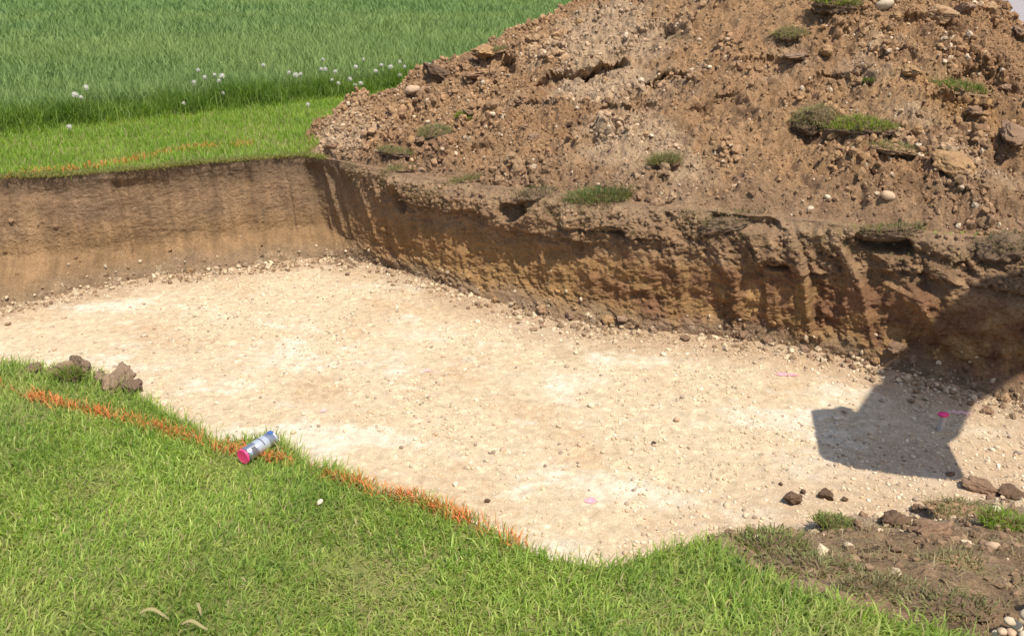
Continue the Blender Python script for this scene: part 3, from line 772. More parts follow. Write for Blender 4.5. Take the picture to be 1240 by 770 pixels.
# ------------------------------------------------------------------ grass
def blades(name, P, hgt, wid, lean, azi, col, mat, parent=None, droop=.35, tipc=1.1, mesh_only=False, rootc=.8):
    n = len(P)
    d = np.stack([np.cos(azi), np.sin(azi), np.zeros(n)], 1)
    fa = azi + np.pi / 2 + rng.normal(0, .7, n)
    s = np.stack([np.cos(fa), np.sin(fa), np.zeros(n)], 1) * wid[:, None] * .5
    up = np.array([0, 0, 1.0])
    sl = np.sin(lean)[:, None]; cl = np.cos(lean)[:, None]
    mid = P + hgt[:, None] * .55 * (d * sl * .8 + up * np.cos(lean * .8)[:, None])
    l2_ = np.minimum(lean + droop + .35 * lean, 1.9)
    tip = mid + hgt[:, None] * .45 * (d * np.sin(l2_)[:, None] + up * np.cos(l2_)[:, None])
    V = np.stack([P - s, P + s, mid - s * .85, mid + s * .85, tip], 1)
    b = np.arange(n)[:, None] * 5
    idx = (b + np.array([0, 1, 3, 2, 2, 3, 4])[None]).ravel()
    tot = np.tile([4, 3], n)
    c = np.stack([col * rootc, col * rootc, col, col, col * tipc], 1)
    me = raw_mesh(name, V.reshape(-1, 3), idx, tot, mat, c.reshape(-1, 3), True)
    return me if mesh_only else link(name, me, parent)

GREENS = np.array([(.355, .435, .100), (.285, .395, .082), (.430, .480, .150), (.220, .315, .075), (.44, .46, .17)])
STRAW = np.array([.46, .39, .20])
ORANGE = np.array([.74, .15, .050])

def lawn_pts(n, x0, x1, y0, y1):
    x = rng.uniform(x0, x1, n); y = rng.uniform(y0, y1, n)
    k = ~inside(x, y, RIM)
    return x[k], y[k]

# dead stalks and torn grass littering the ramp and the far lip
def litter(name, P, label, lo, hi):
    m = len(P)
    c = mixc((.27, .25, .10), (.46, .37, .22), rng.random(m)) * rng.uniform(.6, 1.15, (m, 1))
    o = blades(name, P, rng.uniform(lo, hi, m), rng.uniform(.0025, .005, m), rng.uniform(1.0, 1.55, m), rng.uniform(0, 6.283, m), c, M_GRASS, droop=.1)
    return tag(o, label, 'dead grass', kind='stuff')
k_ = np.nonzero((ramp[:, 0] > .4) & (NR[:, 0] < 3.2))[0]
m = 5200; ri = rng.choice(k_, m); rq = (rng.random(m) ** 1.3 * (nt2 * .8)).astype(int) + 2
kl = fbm(P2[ri, rq, 0], P2[ri, rq, 1], 0, 2.3, 3, .6, 191) > -.08
litter('ramp_litter', P2[ri, rq][kl] + np.array([0, 0, .006]), 'dead stalks and torn grass strewn over the soil ramp', .03, .085)
k_ = np.nonzero((FPXL > 420) & (FPXL < 1340))[0]
m = 4200; ri = rng.choice(k_, m); rq = (rng.random(m) ** 1.5 * (nt * .22)).astype(int) + 1
kl = fbm(PW[ri, rq, 0], PW[ri, rq, 1], 0, 2.0, 3, .6, 192) > .0
litter('lip_litter', PW[ri, rq][kl] + np.array([0, -.005, .008]), 'dry roots and grass hanging on the lip of the far bank', .04, .10)

# orange spray line points (pixels on the lawn)
NLINE = [(-60, 452), (0, 470), (60, 486), (130, 502), (200, 522), (262, 541)]
NL2 = [(262, 541), (300, 548), (345, 560), (405, 582)]
NL3 = [(462, 598), (500, 606), (560, 628), (600, 648), (632, 664)]
FL = [(-60, 224), (0, 216), (60, 209), (130, 201), (180, 190), (215, 182), (255, 177), (300, 176)]
def poly_pts(L_, n):
    Pp = np.array([at(*p)[:2] for p in L_]); d = np.r_[0, np.cumsum(np.linalg.norm(np.diff(Pp, axis=0), axis=1))]
    s = np.sort(rng.uniform(0, d[-1], n))
    return np.stack([np.interp(s, d, Pp[:, i]) for i in (0, 1)], 1), s

# near lawn
x, y = lawn_pts(420000, -3.3, 2.2, 1.6, 5.2)
xo, yo = lawn_pts(42000, -9, 7, -2.5, 7.0)
out_ = ~((xo > -3.3) & (xo < 2.2) & (yo > 1.6) & (yo < 5.2)); xo, yo = xo[out_], yo[out_]
dens_n = fbm(x, y, 0, 2.2, 4, .6, 151)
kp = rng.random(len(x)) < .62 + .9 * dens_n
x, y = x[kp], y[kp]
nx = len(x); x = np.r_[x, xo]; y = np.r_[y, yo]; n = len(x)
flatn = fbm(x, y, 0, 1.3, 3, .55, 152)
len_n = fbm(x, y, 0, 3.0, 3, .6, 153)
drm = dist_to(x, y, NR, 5)
flat_m = sstep(.02, .35, flatn)
hg = (.024 + .034 * rng.random(n) ** 1.5 + .026 * np.clip(len_n + .2, 0, 1)) * (1 + .5 * sstep(.25, .03, drm) * rng.random(n)) * (1 + .35 * sstep(.3, 1.4, x) * sstep(2.9, 2.3, y))
wd = rng.uniform(.0026, .0068, n); wd[nx:] *= 2; hg[nx:] *= 1.2; hg *= np.where(rng.random(n) < .05, 1.55, 1.05)
le = np.abs(rng.normal(.70, .42, n)) + .8 * flat_m * rng.random(n)
comb = 3.0 * fbm(x, y, 0, .9, 3, .5, 154)
az = np.where(rng.random(n) < .55, comb * 1.3 + rng.normal(0, .8, n), rng.uniform(0, 6.283, n))
cn = fbm(x, y, 0, 1.9, 5, .65, 155) * 1.35
gi = np.clip((rng.random(n) * 3.2 + 2.2 * cn + .4), 0, 3.99).astype(int)
colr = GREENS[np.array([3, 1, 0, 2])[gi]] * rng.uniform(.75, 1.25, (n, 1))
dry = rng.random(n) < .07 + .20 * sstep(.1, .45, flatn)
colr[dry] = STRAW * rng.uniform(.7, 1.15, (dry.sum(), 1))
colr = mixc(colr, (.40, .36, .17), .5 * flat_m * rng.random(n) + .25 * sstep(.1, .5, cn) * rng.random(n))
colr = colr * (1 + .22 * fbm(x, y, 0, .55, 4, .6, 156) * 1.6)[:, None]
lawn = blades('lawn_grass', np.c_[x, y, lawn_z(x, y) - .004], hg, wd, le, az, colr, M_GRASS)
tag(lawn, 'short trampled lawn grass in front of the pit', 'grass', kind='stuff')

# longer fringe hanging over the near rim
ri = rng.integers(0, len(ns_), 9000)
fr = NR[ri] + rng.normal(0, .025, (9000, 2)); fr[:, 1] -= .012
sel = (NR[ri][:, 0] < 1.0) & (NR[ri][:, 0] > -4.5); fr = fr[sel]; n = len(fr)
fh = .035 + .06 * rng.random(n) ** 2
fc = GREENS[rng.choice([0, 1, 3, 2], n)] * rng.uniform(.7, 1.2, (n, 1)); dd = rng.random(n) < .12; fc[dd] = STRAW * .8
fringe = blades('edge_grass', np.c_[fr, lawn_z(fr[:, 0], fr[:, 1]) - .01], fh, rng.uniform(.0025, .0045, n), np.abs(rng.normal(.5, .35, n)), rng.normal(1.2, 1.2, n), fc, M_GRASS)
tag(fringe, 'longer grass fringe along the near pit edge', 'grass', kind='stuff')

def paint_line(L_list, n, spread, hgt, label, wd0=.004, thin=.0):
    Ps = []
    for L_, share in L_list:
        p, s = poly_pts(L_, int(n * share))
        g = fbm(s, 0, len(L_), 3.0, 3, .6, 161)
        k = rng.random(len(s)) < np.clip(.30 + 1.5 * g - thin, .04, 1)
        Ps.append(p[k])
    P = np.concatenate(Ps); P = P + rng.normal(0, spread, P.shape)
    P = P[~inside(P[:, 0], P[:, 1], RIM)] if hgt < .05 else P
    m = len(P)
    c = mixc(ORANGE, (.42, .26, .075), rng.random(m) ** .8) * rng.uniform(.8, 1.15, (m, 1))
    o = blades('paint_line', np.c_[P, lawn_z(P[:, 0], P[:, 1]) - .002], hgt * rng.uniform(.7, 1.3, m), rng.uniform(.8, 1.3, m) * wd0, np.abs(rng.normal(.55, .35, m)), rng.uniform(0, 6.283, m), c, M_PAINT)
    return tag(o, label, 'paint line')
paint_line([(NLINE, 1.0), (NL2, .35)], 3800, .020, .052, 'orange paint line sprayed on the lawn, left of and below the spray can')
paint_line([([(405, 580), (440, 590)] + NL3, 1.0)], 1700, .020, .066, "orange paint line on long grass of the pit edge, right of the spray can")
paint_line([(FL, 1.0)], 2700, .06, .075, 'orange paint line sprayed on the far grass verge along the pit rim', .007, .1)

# thin fringe along the far rim
ri = rng.integers(0, len(fs), 22000)
ri = ri[(FPXL[ri] < 392) & (FPXL[ri] > -200)]; n = len(ri)
ri = ri[rng.random(n) < np.clip(.75 + 1.3 * fbm(fs[ri], 0, 0, 2.5, 3, .6, 172), .15, 1)]; n = len(ri)
fr = FR[ri] + rng.normal(0, .03, (n, 2)) - nrm[ri] * .015
fc = mixc((.25, .31, .07), (.36, .30, .15), rng.random(n) ** 1.2) * rng.uniform(.65, 1.2, (n, 1))
rimg = blades('rim_grass', np.c_[fr, lawn_z(fr[:, 0], fr[:, 1]) - .004], rng.uniform(.05, .12, n), rng.uniform(.005, .008, n), np.abs(rng.normal(1.0, .45, n)), np.arctan2(nrm[ri, 1], nrm[ri, 0]) + rng.normal(0, .9, n), fc, M_GRASS, droop=.9)
tag(rimg, 'dry and green grass drooping over the far pit rim', 'grass', kind='stuff')

# far verge between pit and crop
n = 120000
u = rng.uniform(-5.0, 7.2, n); v = rng.uniform(-6.5, .25, n)
vx = edge_a[0] + ed[0] * u + en[0] * v; vy = edge_a[1] + ed[1] * u + en[1] * v
hm = ((vx > -2.25) & (vy < 10.4 + (vx + 2.25) * .9))
kp = ~inside(vx, vy, RIM) & ~hm & (vy > 7.6)
vx, vy = vx[kp], vy[kp]; n = len(vx)
cn = fbm(vx, vy, 0, 1.4, 4, .6, 171)
sdv = (vx - edge_a[0]) * en[0] + (vy - edge_a[1]) * en[1]
vh = .045 + .05 * rng.random(n) + .05 * np.clip(cn + .2, 0, 1) + .09 * sstep(-.5, 0, sdv) * rng.random(n)
vc = mixc((.280, .385, .062), (.220, .340, .052), sstep(-.3, .3, cn)) * rng.uniform(.75, 1.25, (n, 1))
dd = rng.random(n) < .06; vc[dd] = STRAW * rng.uniform(.8, 1.1, (dd.sum(), 1))
verge = blades('verge_grass', np.c_[vx, vy, lawn_z(vx, vy) - .005], vh, rng.uniform(.005, .009, n), np.abs(rng.normal(.35, .25, n)), rng.uniform(0, 6.283, n), vc, M_GRASS)
tag(verge, 'light green grass verge between the pit rim and the crop', 'grass', kind='stuff')

# rough grass and weeds where verge meets the crop
n = 44000
u = rng.uniform(-6, 9, n); v = rng.normal(.10, .18, n) + .40 * fbm(u, 0, 0, .8, 4, .6, 175)
wx = edge_a[0] + ed[0] * u + en[0] * v; wy = edge_a[1] + ed[1] * u + en[1] * v
wh = .14 + .24 * rng.random(n) + .30 * np.clip(fbm(u, v * .5, 0, 1.0, 3, .6, 176), -.3, 1)
wc = mixc((.115, .195, .035), (.225, .310, .066), np.clip(rng.random(n) + 1.3 * fbm(wx, wy, 0, 1.1, 3, .6, 177), 0, 1)) * rng.uniform(.75, 1.2, (n, 1))
weeds = blades('field_edge_grass', np.c_[wx, wy, np.zeros(n) - .01], wh, rng.uniform(.008, .016, n), np.abs(rng.normal(.4, .3, n)), rng.uniform(0, 6.283, n), wc, M_GRASS)
tag(weeds, 'tall rough grass at the edge of the green crop', 'grass', kind='stuff')

# the crop: one mass of blades, thinner and wider with distance
def crop(n, d0, d1, wid, hh):
    # polar about the camera
    r = np.sqrt(rng.uniform(d0 ** 2, d1 ** 2, n)); a = rng.uniform(-.72, .62, n)
    x_, y_ = r * np.sin(a), r * np.cos(a)
    s_ = (x_ - edge_a[0]) * en[0] + (y_ - edge_a[1]) * en[1]
    k = (s_ > .12 + .1 * noise3(x_ * .8, y_ * .8, 0, 5)) & ~((x_ > 8) & (y_ > 24)) & ~((x_ > -.6 + (y_ - 12) * .1) & (y_ < 18)) & (rng.random(n) < np.where(x_ > .24 * y_ + 1, .25, 1))
    x_, y_ = x_[k], y_[k]; m = len(x_)
    return x_, y_, np.full(m, wid) * rng.uniform(.7, 1.3, m), np.full(m, hh) * rng.uniform(.7, 1.15, m)
parts = [crop(100000, 10.5, 16, .012, .42), crop(95000, 15.9, 23, .016, .43), crop(75000, 22.9, 34, .024, .44), crop(65000, 33.9, 50, .036, .45), crop(50000, 49.9, 80, .06, .46)]
cx, cy, cw_, chh = [np.concatenate([p[i] for p in parts]) for i in range(4)]
m = len(cx)
b1_ = fbm(cx, cy, 0, .12, 3, .5, 181); b2_ = fbm(cx * .6, cy, 0, .9, 4, .6, 182)
cc_ = mixc((.215, .285, .092), (.165, .245, .082), sstep(-.25, .25, b1_ + .4 * b2_)) * rng.uniform(.72, 1.28, (m, 1))
chh *= 1 + .14 * b2_
lineu = cx * ed[0] + cy * ed[1]
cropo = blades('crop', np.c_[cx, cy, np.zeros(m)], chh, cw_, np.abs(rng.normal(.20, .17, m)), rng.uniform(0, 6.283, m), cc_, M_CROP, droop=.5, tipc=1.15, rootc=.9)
tag(cropo, 'field of dense young green cereal crop', 'crop', kind='stuff')

# ------------------------------------------------------------------ turf clumps
def turf(px, py, size, label, grass=1.0, seed=0, over=None, green=None, gh=.06, sq=(1.2, .9, .6), tilt=.2, sink=.3, dark=True):
    b = hit_any(px, py, over)
    if b is None: return
    loc = b[1]
    r = empty('turf_clump', loc + Vector((0, 0, size * sq[2] * (.5 - sink))), (random.uniform(-tilt, tilt), random.uniform(-tilt, tilt), random.uniform(-.6, .6)))
    tag(r, label, 'turf clump')
    V, F_ = ico(5, 600 + seed, .7, False)
    V = V * np.array(sq) * size * np.array([1, 1, .8])
    V = V + .10 * size * (fbm(V[:, 0] / size, V[:, 1] / size, V[:, 2] / size, 3.5, 5, .65, seed) - .9 * np.abs(fbm(V[:, 0] / size, V[:, 1] / size, V[:, 2] / size, 4.5, 4, .6, seed + 1)))[:, None] * V / np.linalg.norm(V, axis=1)[:, None] * 2.6
    base_c = np.array((.150, .100, .064) if dark else (.27, .17, .10))
    c = base_c * (1 + .25 * fbm(V[:, 0] / size, V[:, 1] / size, V[:, 2] / size, 3, 3, .6, seed + 3))[:, None]
    so = link('soil', raw_mesh('soil', V, F_, np.full(len(F_), 3), M_CLOD, c, True), r)
    k = np.nonzero(V[:, 2] > (.12 + .2 * fbm(V[:, 0] / size, V[:, 1] / size, 0, 1.5, 2, .5, seed + 8)) * size * sq[2])[0]
    n = int(1700 * grass * (size / .2) ** 1.2) + 40
    pick = rng.choice(k, n)
    P = V[pick] + rng.normal(0, size * .16, (n, 3)) * np.array([1, 1, .2])
    g = np.asarray(green if green is not None else (.15, .20, .035))
    gc_ = g * rng.uniform(.65, 1.25, (n, 1)); dr = rng.random(n) < .38; gc_[dr] = np.array([.30, .24, .12]) * rng.uniform(.7, 1.1, (dr.sum(), 1))
    az = np.arctan2(P[:, 1], P[:, 0]) + rng.normal(0, .9, n)
    me = blades('grass', P, gh * rng.uniform(.6, 1.3, n), rng.uniform(.004, .007, n), np.abs(rng.normal(.85, .45, n)), az, gc_, M_GRASS, mesh_only=True)
    link('grass', me, r)
    return r

GB = (.235, .310, .055); GD = (.250, .255, .105); GP = (.28, .27, .12)
HO = (heap,)
turf(990, 150, .20, "turf lump with bare dark soil side on the heap, left of brightest green turf", 1.0, 1, HO, GP, .05, (1.1, .8, .8), sink=.42)
turf(1043, 160, .20, 'brightest green turf lump on the heap, right of the lump with a bare soil side', 1.5, 2, HO, GB, .06, (1.4, .9, .6), sink=.42)
turf(1085, 180, .13, 'faded thin turf scrap on the heap, below and right of the brightest green turf', .5, 3, HO, GD, .05, (1.5, 1, .35), sink=.7, dark=False)
turf(1008, 8, .19, 'highest turf lump with fresh grass at the top of the heap', 1.3, 4, HO, GB, .06, (1.4, .8, .7), sink=.42)
turf(957, 48, .15, 'small olive turf lump near the top of the heap, below left of the highest one', 1.0, 5, HO, GD, .05, (1, .9, .8), sink=.42)
turf(1160, 108, .17, 'flat green turf scrap on the right part of the heap', .8, 6, HO, (.12, .19, .04), .07, (1.4, 1, .35), sink=.65, dark=False)
turf(803, 200, .14, 'green tuft low in the middle of the heap above the pit rim', .9, 7, HO, GD, .09, (1, .8, .5), sink=.5)
turf(563, 146, .10, 'small round green turf lump on the left part of the heap', 1.2, 8, HO, GB, .05, (1, .9, .8), sink=.42)
turf(526, 162, .15, "olive turf lump on the heap's left part, below left of a small round one", .8, 9, HO, GD, .05, (1.3, .8, .5), sink=.55)
turf(478, 185, .14, 'olive turf scrap at the left foot of the heap', .7, 10, HO, GD, .05, (1.4, .9, .4), sink=.6)
turf(1052, 101, .05, 'tiny green tuft on the heap above the brightest green turf', 1.2, 11, HO, (.09, .15, .04), .05, (1, 1, .5), sink=.42)
turf(602, 62, .10, 'thin green scrap on the left shoulder crest of the heap', .6, 12, HO, GD, .05, (1.3, .9, .4), sink=.6, dark=False)
BO = (heap, bank)
turf(725, 243, .14, 'long grass hanging over the middle of the far pit rim', 1.3, 13, BO, (.15, .20, .06), .11, (2.0, .8, .45), sink=.5)
turf(565, 221, .12, 'dry grass tuft on the far pit rim above the deep shaded ledge', .6, 14, BO, GD, .08, (1.8, .8, .35), sink=.6, dark=False)
turf(490, 205, .09, 'pale grass scrap on the far pit rim left of the dry tuft', .6, 15, BO, GP, .06, (1.8, .8, .35), sink=.6, dark=False)
turf(1075, 283, .16, 'dark turf lip with hanging roots over a hollow in the right bank', .5, 16, BO, GD, .05, (1.7, .7, .5), sink=.4)
turf(1213, 303, .15, 'dark bulging turf lump on the bank rim at the right frame edge', .35, 17, BO, (.14, .13, .06), .04, (1.3, .9, .8), sink=.4)
turf(890, 268, .16, 'dark grassy sod on the far pit rim right of a tooth groove', .35, 18, BO, (.14, .13, .06), .05, (1.8, .7, .5), sink=.5)
turf(650, 236, .12, 'dark sod with roots above a hole in the far pit rim', .3, 19, BO, (.14, .13, .06), .05, (1.8, .7, .5), sink=.5)
RO = (near, floor)
turf(928, 668, .11, 'loosened turf piece at the left end of the ramp around a white stone', 1.0, 20, RO, (.24, .28, .09), .038, (1.5, .9, .35), sink=.4)
turf(1016, 640, .10, 'green turf piece on the ramp just below the dark gravel clods', 1.5, 21, RO, (.22, .28, .08), .038, (1.4, .9, .45), sink=.35)
turf(990, 693, .11, 'long olive strip of turf on the ramp beside the lawn edge', .8, 22, RO, (.27, .28, .12), .034, (1.9, .7, .25), sink=.45)
turf(1065, 712, .09, 'frayed turf strip on the ramp lower right of the long olive strip', .7, 23, RO, (.28, .27, .13), .034, (1.9, .7, .25), sink=.45)
turf(1140, 737, .09, 'low turf scrap with dead grass near the pebble pile', .6, 24, RO, (.28, .28, .12), .032, (1.8, .7, .25), sink=.5)
turf(1150, 683, .09, 'thin faded turf scrap on bare soil in the middle of the ramp', .7, 25, RO, (.30, .28, .14), .032, (1.5, .9, .2), sink=.6, dark=False)
turf(1222, 640, .11, 'fresh green tuft on the ramp at the right frame edge', 1.4, 26, RO, (.24, .35, .06), .06, (1.5, .8, .35), sink=.4)
turf(1165, 622, .12, 'thin olive turf scrap on the upper ramp left of a white stone', .6, 27, RO, (.29, .28, .13), .04, (1.5, .9, .25), sink=.6, dark=False)
# grass cap on the tall soil lump of the near rim
turf(84, 462, .05, 'tuft of green grass on the soil lump of the near pit edge', 1.5, 28, (ground, near), GB, .06, (1.4, .9, .6), sink=.0)

# ------------------------------------------------------------------ dandelion clocks at the crop edge
def seed_head():
    V, F_ = ico(2, 700, .12); V = V * .016
    vs, fs_ = [V], [F_]; b = len(V)
    r = np.random.default_rng(3)
    for _ in range(90):
        d = r.normal(size=3); d /= np.linalg.norm(d); t = np.cross(d, [0, 0, 1.0]) + 1e-4; t /= np.linalg.norm(t)
        vs.append(np.array([d * .014 - t * .003, d * .014 + t * .003, d * .026])); fs_.append(np.array([[b, b + 1, b + 2]])); b += 3
    Vv = np.concatenate(vs); Ff = np.concatenate(fs_)
    return raw_mesh('seed_head', Vv, Ff, np.full(len(Ff), 3), M_DAND, np.full((len(Vv), 3), (.60, .58, .50)), True)
def stem_mesh():
    ang = np.linspace(0, 6.283, 6)[:-1]; hs = np.linspace(0, 1, 5); V = []
    for h_ in hs: V += [(.0035 * math.cos(a) + .03 * h_ * h_, .0035 * math.sin(a), h_) for a in ang]
    F_ = [(i * 5 + j, i * 5 + (j + 1) % 5, (i + 1) * 5 + (j + 1) % 5, (i + 1) * 5 + j) for i in range(4) for j in range(5)]
    return raw_mesh('stem', np.array(V), np.array(F_), np.full(len(F_), 4), M_GRASS, np.full((len(V), 3), (.20, .26, .07)), True)
M_DAND = leaf_mat('seed_fluff', .35, .8, .1)
SH, ST = seed_head(), stem_mesh()
DN = [(91, 116, 0), (98, 119, 0), (105, 108, 0), (104, 106, 0), (84, 155, 0), (235, 101, 1), (240, 86, 1), (248, 95, 1), (260, 92, 1), (265, 99, 1), (269, 93, 1), (270, 114, 1), (222, 127, 1),
      (319, 80, 2), (350, 89, 2), (358, 92, 2), (364, 91, 2), (389, 85, 3), (391, 73, 3), (394, 85, 3), (402, 98, 3), (406, 88, 3), (410, 102, 3), (424, 97, 3), (431, 82, 3), (437, 102, 3),
      (455, 87, 4), (462, 80, 4), (473, 82, 4), (484, 76, 4), (490, 82, 4), (484, 92, 4), (520, 79, 4), (373, 128, 5), (430, 104, 3), (440, 73, 3)]
DL = ['white dandelion clock in the leftmost group at the crop edge', 'white dandelion clock in the loose group left of centre at the crop edge', 'white dandelion clock in the small sparse group between the two larger groups',
      'white dandelion clock in the dense group left of the heap', 'white dandelion clock nearest the heap crest at the crop edge', 'lone white dandelion clock low on the verge in front of the crop']
for k, (px, py, gi_) in enumerate(DN):
    d = ray(px, py)
    s0 = random.uniform(-.55, -.1) if gi_ != 5 else -1.2
    # where the sight line crosses a vertical plane just in front of the crop edge
    den = d[0] * en[0] + d[1] * en[1]
    t = (s0 + edge_a[0] * en[0] + edge_a[1] * en[1]) / den
    x_, y_, z_ = d[0] * t, d[1] * t, CH + d[2] * t
    while z_ < .12 and t > 5: t *= .985; x_, y_, z_ = d[0] * t, d[1] * t, CH + d[2] * t
    while z_ > .46: t *= 1.01; x_, y_, z_ = d[0] * t, d[1] * t, CH + d[2] * t
    r = tag(empty('dandelion', (x_ - .03, y_, 0), (0, 0, 0)), DL[gi_], 'dandelion', DL[gi_].replace('white dandelion clock', 'dandelion clocks') if gi_ != 5 else None)
    st = link('stem', ST, r); st.scale = (1, 1, z_)
    sh = link('seed_head', SH, r); sh.location = (.03, 0, z_ + .012); sh.rotation_euler = (random.random() * 6, random.random() * 6, 0)
    sc_ = random.uniform(1.2, 1.75); sh.scale = (sc_,) * 3

# ------------------------------------------------------------------ spray can
def lathe(name, prof, mat, parent=None, n=32):
    V, F_ = [], []
    for r, z in prof: V += [(r * math.cos(2 * math.pi * k / n), r * math.sin(2 * math.pi * k / n), z) for k in range(n)]
    for i in range(len(prof) - 1):
        for k in range(n): F_.append((i * n + k, i * n + (k + 1) % n, (i + 1) * n + (k + 1) % n, (i + 1) * n + k))
    me = raw_mesh(name, np.array(V), np.array(F_), np.full(len(F_), 4), mat, None, True)
    return link(name, me, parent)
M_CAN = plain_mat('can_silver', (.50, .52, .56), .28, .85, 30, .06)
M_CANB = plain_mat('can_blue', (.06, .11, .30), .35, 0, 30, .05)
M_CANW = plain_mat('can_white', (.60, .63, .68), .32, .55, 30, .04)
M_PINK = plain_mat('hot_pink', (.85, .045, .20), .4, 0, 30, .05)
M_DARKP = plain_mat('can_dark', (.14, .13, .14), .4, .2, 30, .05)
p0 = at(294, 553, .032); p1 = at(334, 527, .042)
axis = Vector((p1 - p0)).normalized()
can = empty('spray_can', p0); can.rotation_euler = axis.to_track_quat('Z', 'Y').to_euler()
tag(can, "silver and blue spray can with pink base lying in grass at the pit edge", 'spray can')
LC = float(np.linalg.norm(p1 - p0)); Rc = .0325
e = .003
lathe('cap', [(0.0, .0005), (.024, .0), (Rc - .003, -.0005), (Rc - .002, -.001), (Rc + .001, .0), (Rc + .0015, .007), (Rc - .002, .009)], M_PINK, can)
lathe('collar', [(Rc - .002, .009), (Rc + .001, .010), (Rc + .001, .016), (Rc - .002, .017)], M_DARKP, can)
lathe('body', [(Rc - .002, .017), (Rc, .019), (Rc, LC * .72), (Rc, LC - .03), (Rc - .001, LC - .027)], M_CAN, can)
lathe('label_band', [(Rc + .0006, LC * .34), (Rc + .0008, LC * .35), (Rc + .0008, LC * .66), (Rc + .0006, LC * .67)], M_CANW, can)
# blue panel on the upper side of the label band
def panel(name, z0, z1, a0, a1, mat, rr):
    V = []; nn = 14
    for zz_ in (z0, z1): V += [(rr * math.cos(a0 + (a1 - a0) * k / nn), rr * math.sin(a0 + (a1 - a0) * k / nn), zz_) for k in range(nn + 1)]
    F_ = [(k, k + 1, nn + 2 + k, nn + 1 + k) for k in range(nn)]
    return link(name, raw_mesh(name, np.array(V), np.array(F_), np.full(nn, 4), mat, None, True), can)
# find the angle of the can's upper side in its own frame
upl = can.rotation_euler.to_matrix().inverted() @ Vector((-.25, -.35, 1)); au = math.atan2(upl.y, upl.x)
panel('blue_panel', LC * .78, LC * .90, au - .6, au + .5, M_CANB, Rc + .0014)
panel('dark_stripe', LC * .50, LC * .53, au - 1.2, au + 1.2, M_DARKP, Rc + .0018)
panel('dark_stripe', LC * .10 + .014, LC * .30, au + .55, au + 1.7, M_DARKP, Rc + .0014)
lathe('dome', [(Rc - .001, LC - .027), (Rc + .0012, LC - .025), (Rc + .0012, LC - .022), (Rc - .003, LC - .018), (.022, LC - .008), (.012, LC - .004), (.006, LC), (0, LC)], M_CANW, can)

# ------------------------------------------------------------------ survey peg and pink paint marks on the floor
M_PEG = plain_mat('peg_wood', (.52, .48, .42), .8, 0, 60, .15)
bpk = hit_any(1138, 521, (floor,)); pl = bpk[1]
peg = tag(empty('survey_peg', pl, (0, .06, .3)), 'short pale wooden peg with a bright pink top in the bucket shadow', 'survey peg')
bm = bmesh.new(); bmesh.ops.create_cube(bm, size=1)
for v_ in bm.verts: v_.co = Vector((v_.co.x * .035, v_.co.y * .035, (v_.co.z + .42) * .13))
bmesh.ops.bevel(bm, geom=bm.edges[:], offset=.004, segments=2, affect='EDGES')
me = bpy.data.meshes.new('stake'); bm.to_mesh(me); bm.free(); me.materials.append(M_PEG); link('stake', me, peg)
V, F_ = ico(2, 720, .25); V = V * np.array([.042, .034, .016]) + np.array([-.004, 0, .125])
link('painted_top', raw_mesh('painted_top', V, F_, np.full(len(F_), 3), M_PINK, None, True), peg)

M_PMARK = plain_mat('pink_paint', (.72, .30, .34), .7, 0, 60, .25)
M_PMARK2 = plain_mat('pink_paint_pale', (.64, .38, .34), .75, 0, 60, .2)
def paint_mark(px, py, rx, ry, ang, label, mat, seed):
    b = hit_any(px, py, (floor,)); c = b[1]
    g = np.linspace(-1, 1, 40); U, Vv = np.meshgrid(g, g, indexing='ij')
    ca, sa = math.cos(ang), math.sin(ang)
    X_ = c.x + (U * rx * ca - Vv * ry * sa); Y_ = c.y + (U * rx * sa + Vv * ry * ca)
    Z_ = floor_z(X_, Y_) + .0045
    w = U ** 2 + Vv ** 2 + 1.3 * fbm(X_, Y_, 0, 30, 3, .6, seed) + .5 * fbm(X_, Y_, 0, 8, 2, .6, seed + 3)
    i = np.arange(39)[:, None] * 40 + np.arange(39)[None, :]
    qd = np.stack([i, i + 40, i + 41, i + 1], -1).reshape(-1, 4)[(w[:-1, :-1] < .6).ravel()]
    o = link('paint_mark', raw_mesh('paint_mark', np.stack([X_, Y_, Z_], -1), qd, np.full(len(qd), 4), mat, None, True))
    tag(o, label, 'paint mark')
paint_mark(518, 449, .05, .04, .2, 'small pink paint spot beside stones in the middle of the gravel floor', M_PMARK2, 801)
paint_mark(392, 497, .035, .035, .2, 'faint pink paint spot on the gravel left of the middle, above the spray can', M_PMARK2, 802)
paint_mark(953, 454, .11, .035, -.15, 'elongated pink paint mark on the gravel near the foot of the right bank', M_PMARK, 803)
paint_mark(716, 606, .045, .035, .2, 'pink paint spot on the gravel close to the lawn in the foreground', M_PMARK, 804)
paint_mark(1160, 500, .11, .035, -.2, 'pale pink paint smear on the gravel right of the survey peg', M_PMARK2, 805)

# ------------------------------------------------------------------ dead leaves and straw on the lawn
M_STRAW = leaf_mat('dead_leaf', .2, .7, .1)
def dead_leaf(px, py, ln, ang, label, bend=.02):
    p = at(px, py, .04); n = 9; V = []
    for k in range(n):
        t = k / (n - 1); w = .0032 * math.sin(math.pi * min(1, t * .93 + .07)) ** .7 + .001
        cx_, cy_ = ln * (t - .5), bend * math.sin(t * 3.1)
        z_ = .045 + .012 * math.sin(t * 5)
        for sgn in (-1, 1):
            xx, yy = cx_, cy_ + sgn * w
            V.append((p[0] + xx * math.cos(ang) - yy * math.sin(ang), p[1] + xx * math.sin(ang) + yy * math.cos(ang), z_ + .003 * sgn))
    F_ = [(2 * k, 2 * k + 1, 2 * k + 3, 2 * k + 2) for k in range(n - 1)]
    tag(link('dead_leaf', raw_mesh('dead_leaf', np.array(V), np.array(F_), np.full(n - 1, 4), M_STRAW, np.full((len(V), 3), (.31, .27, .13)), True)), label, 'dead leaf')
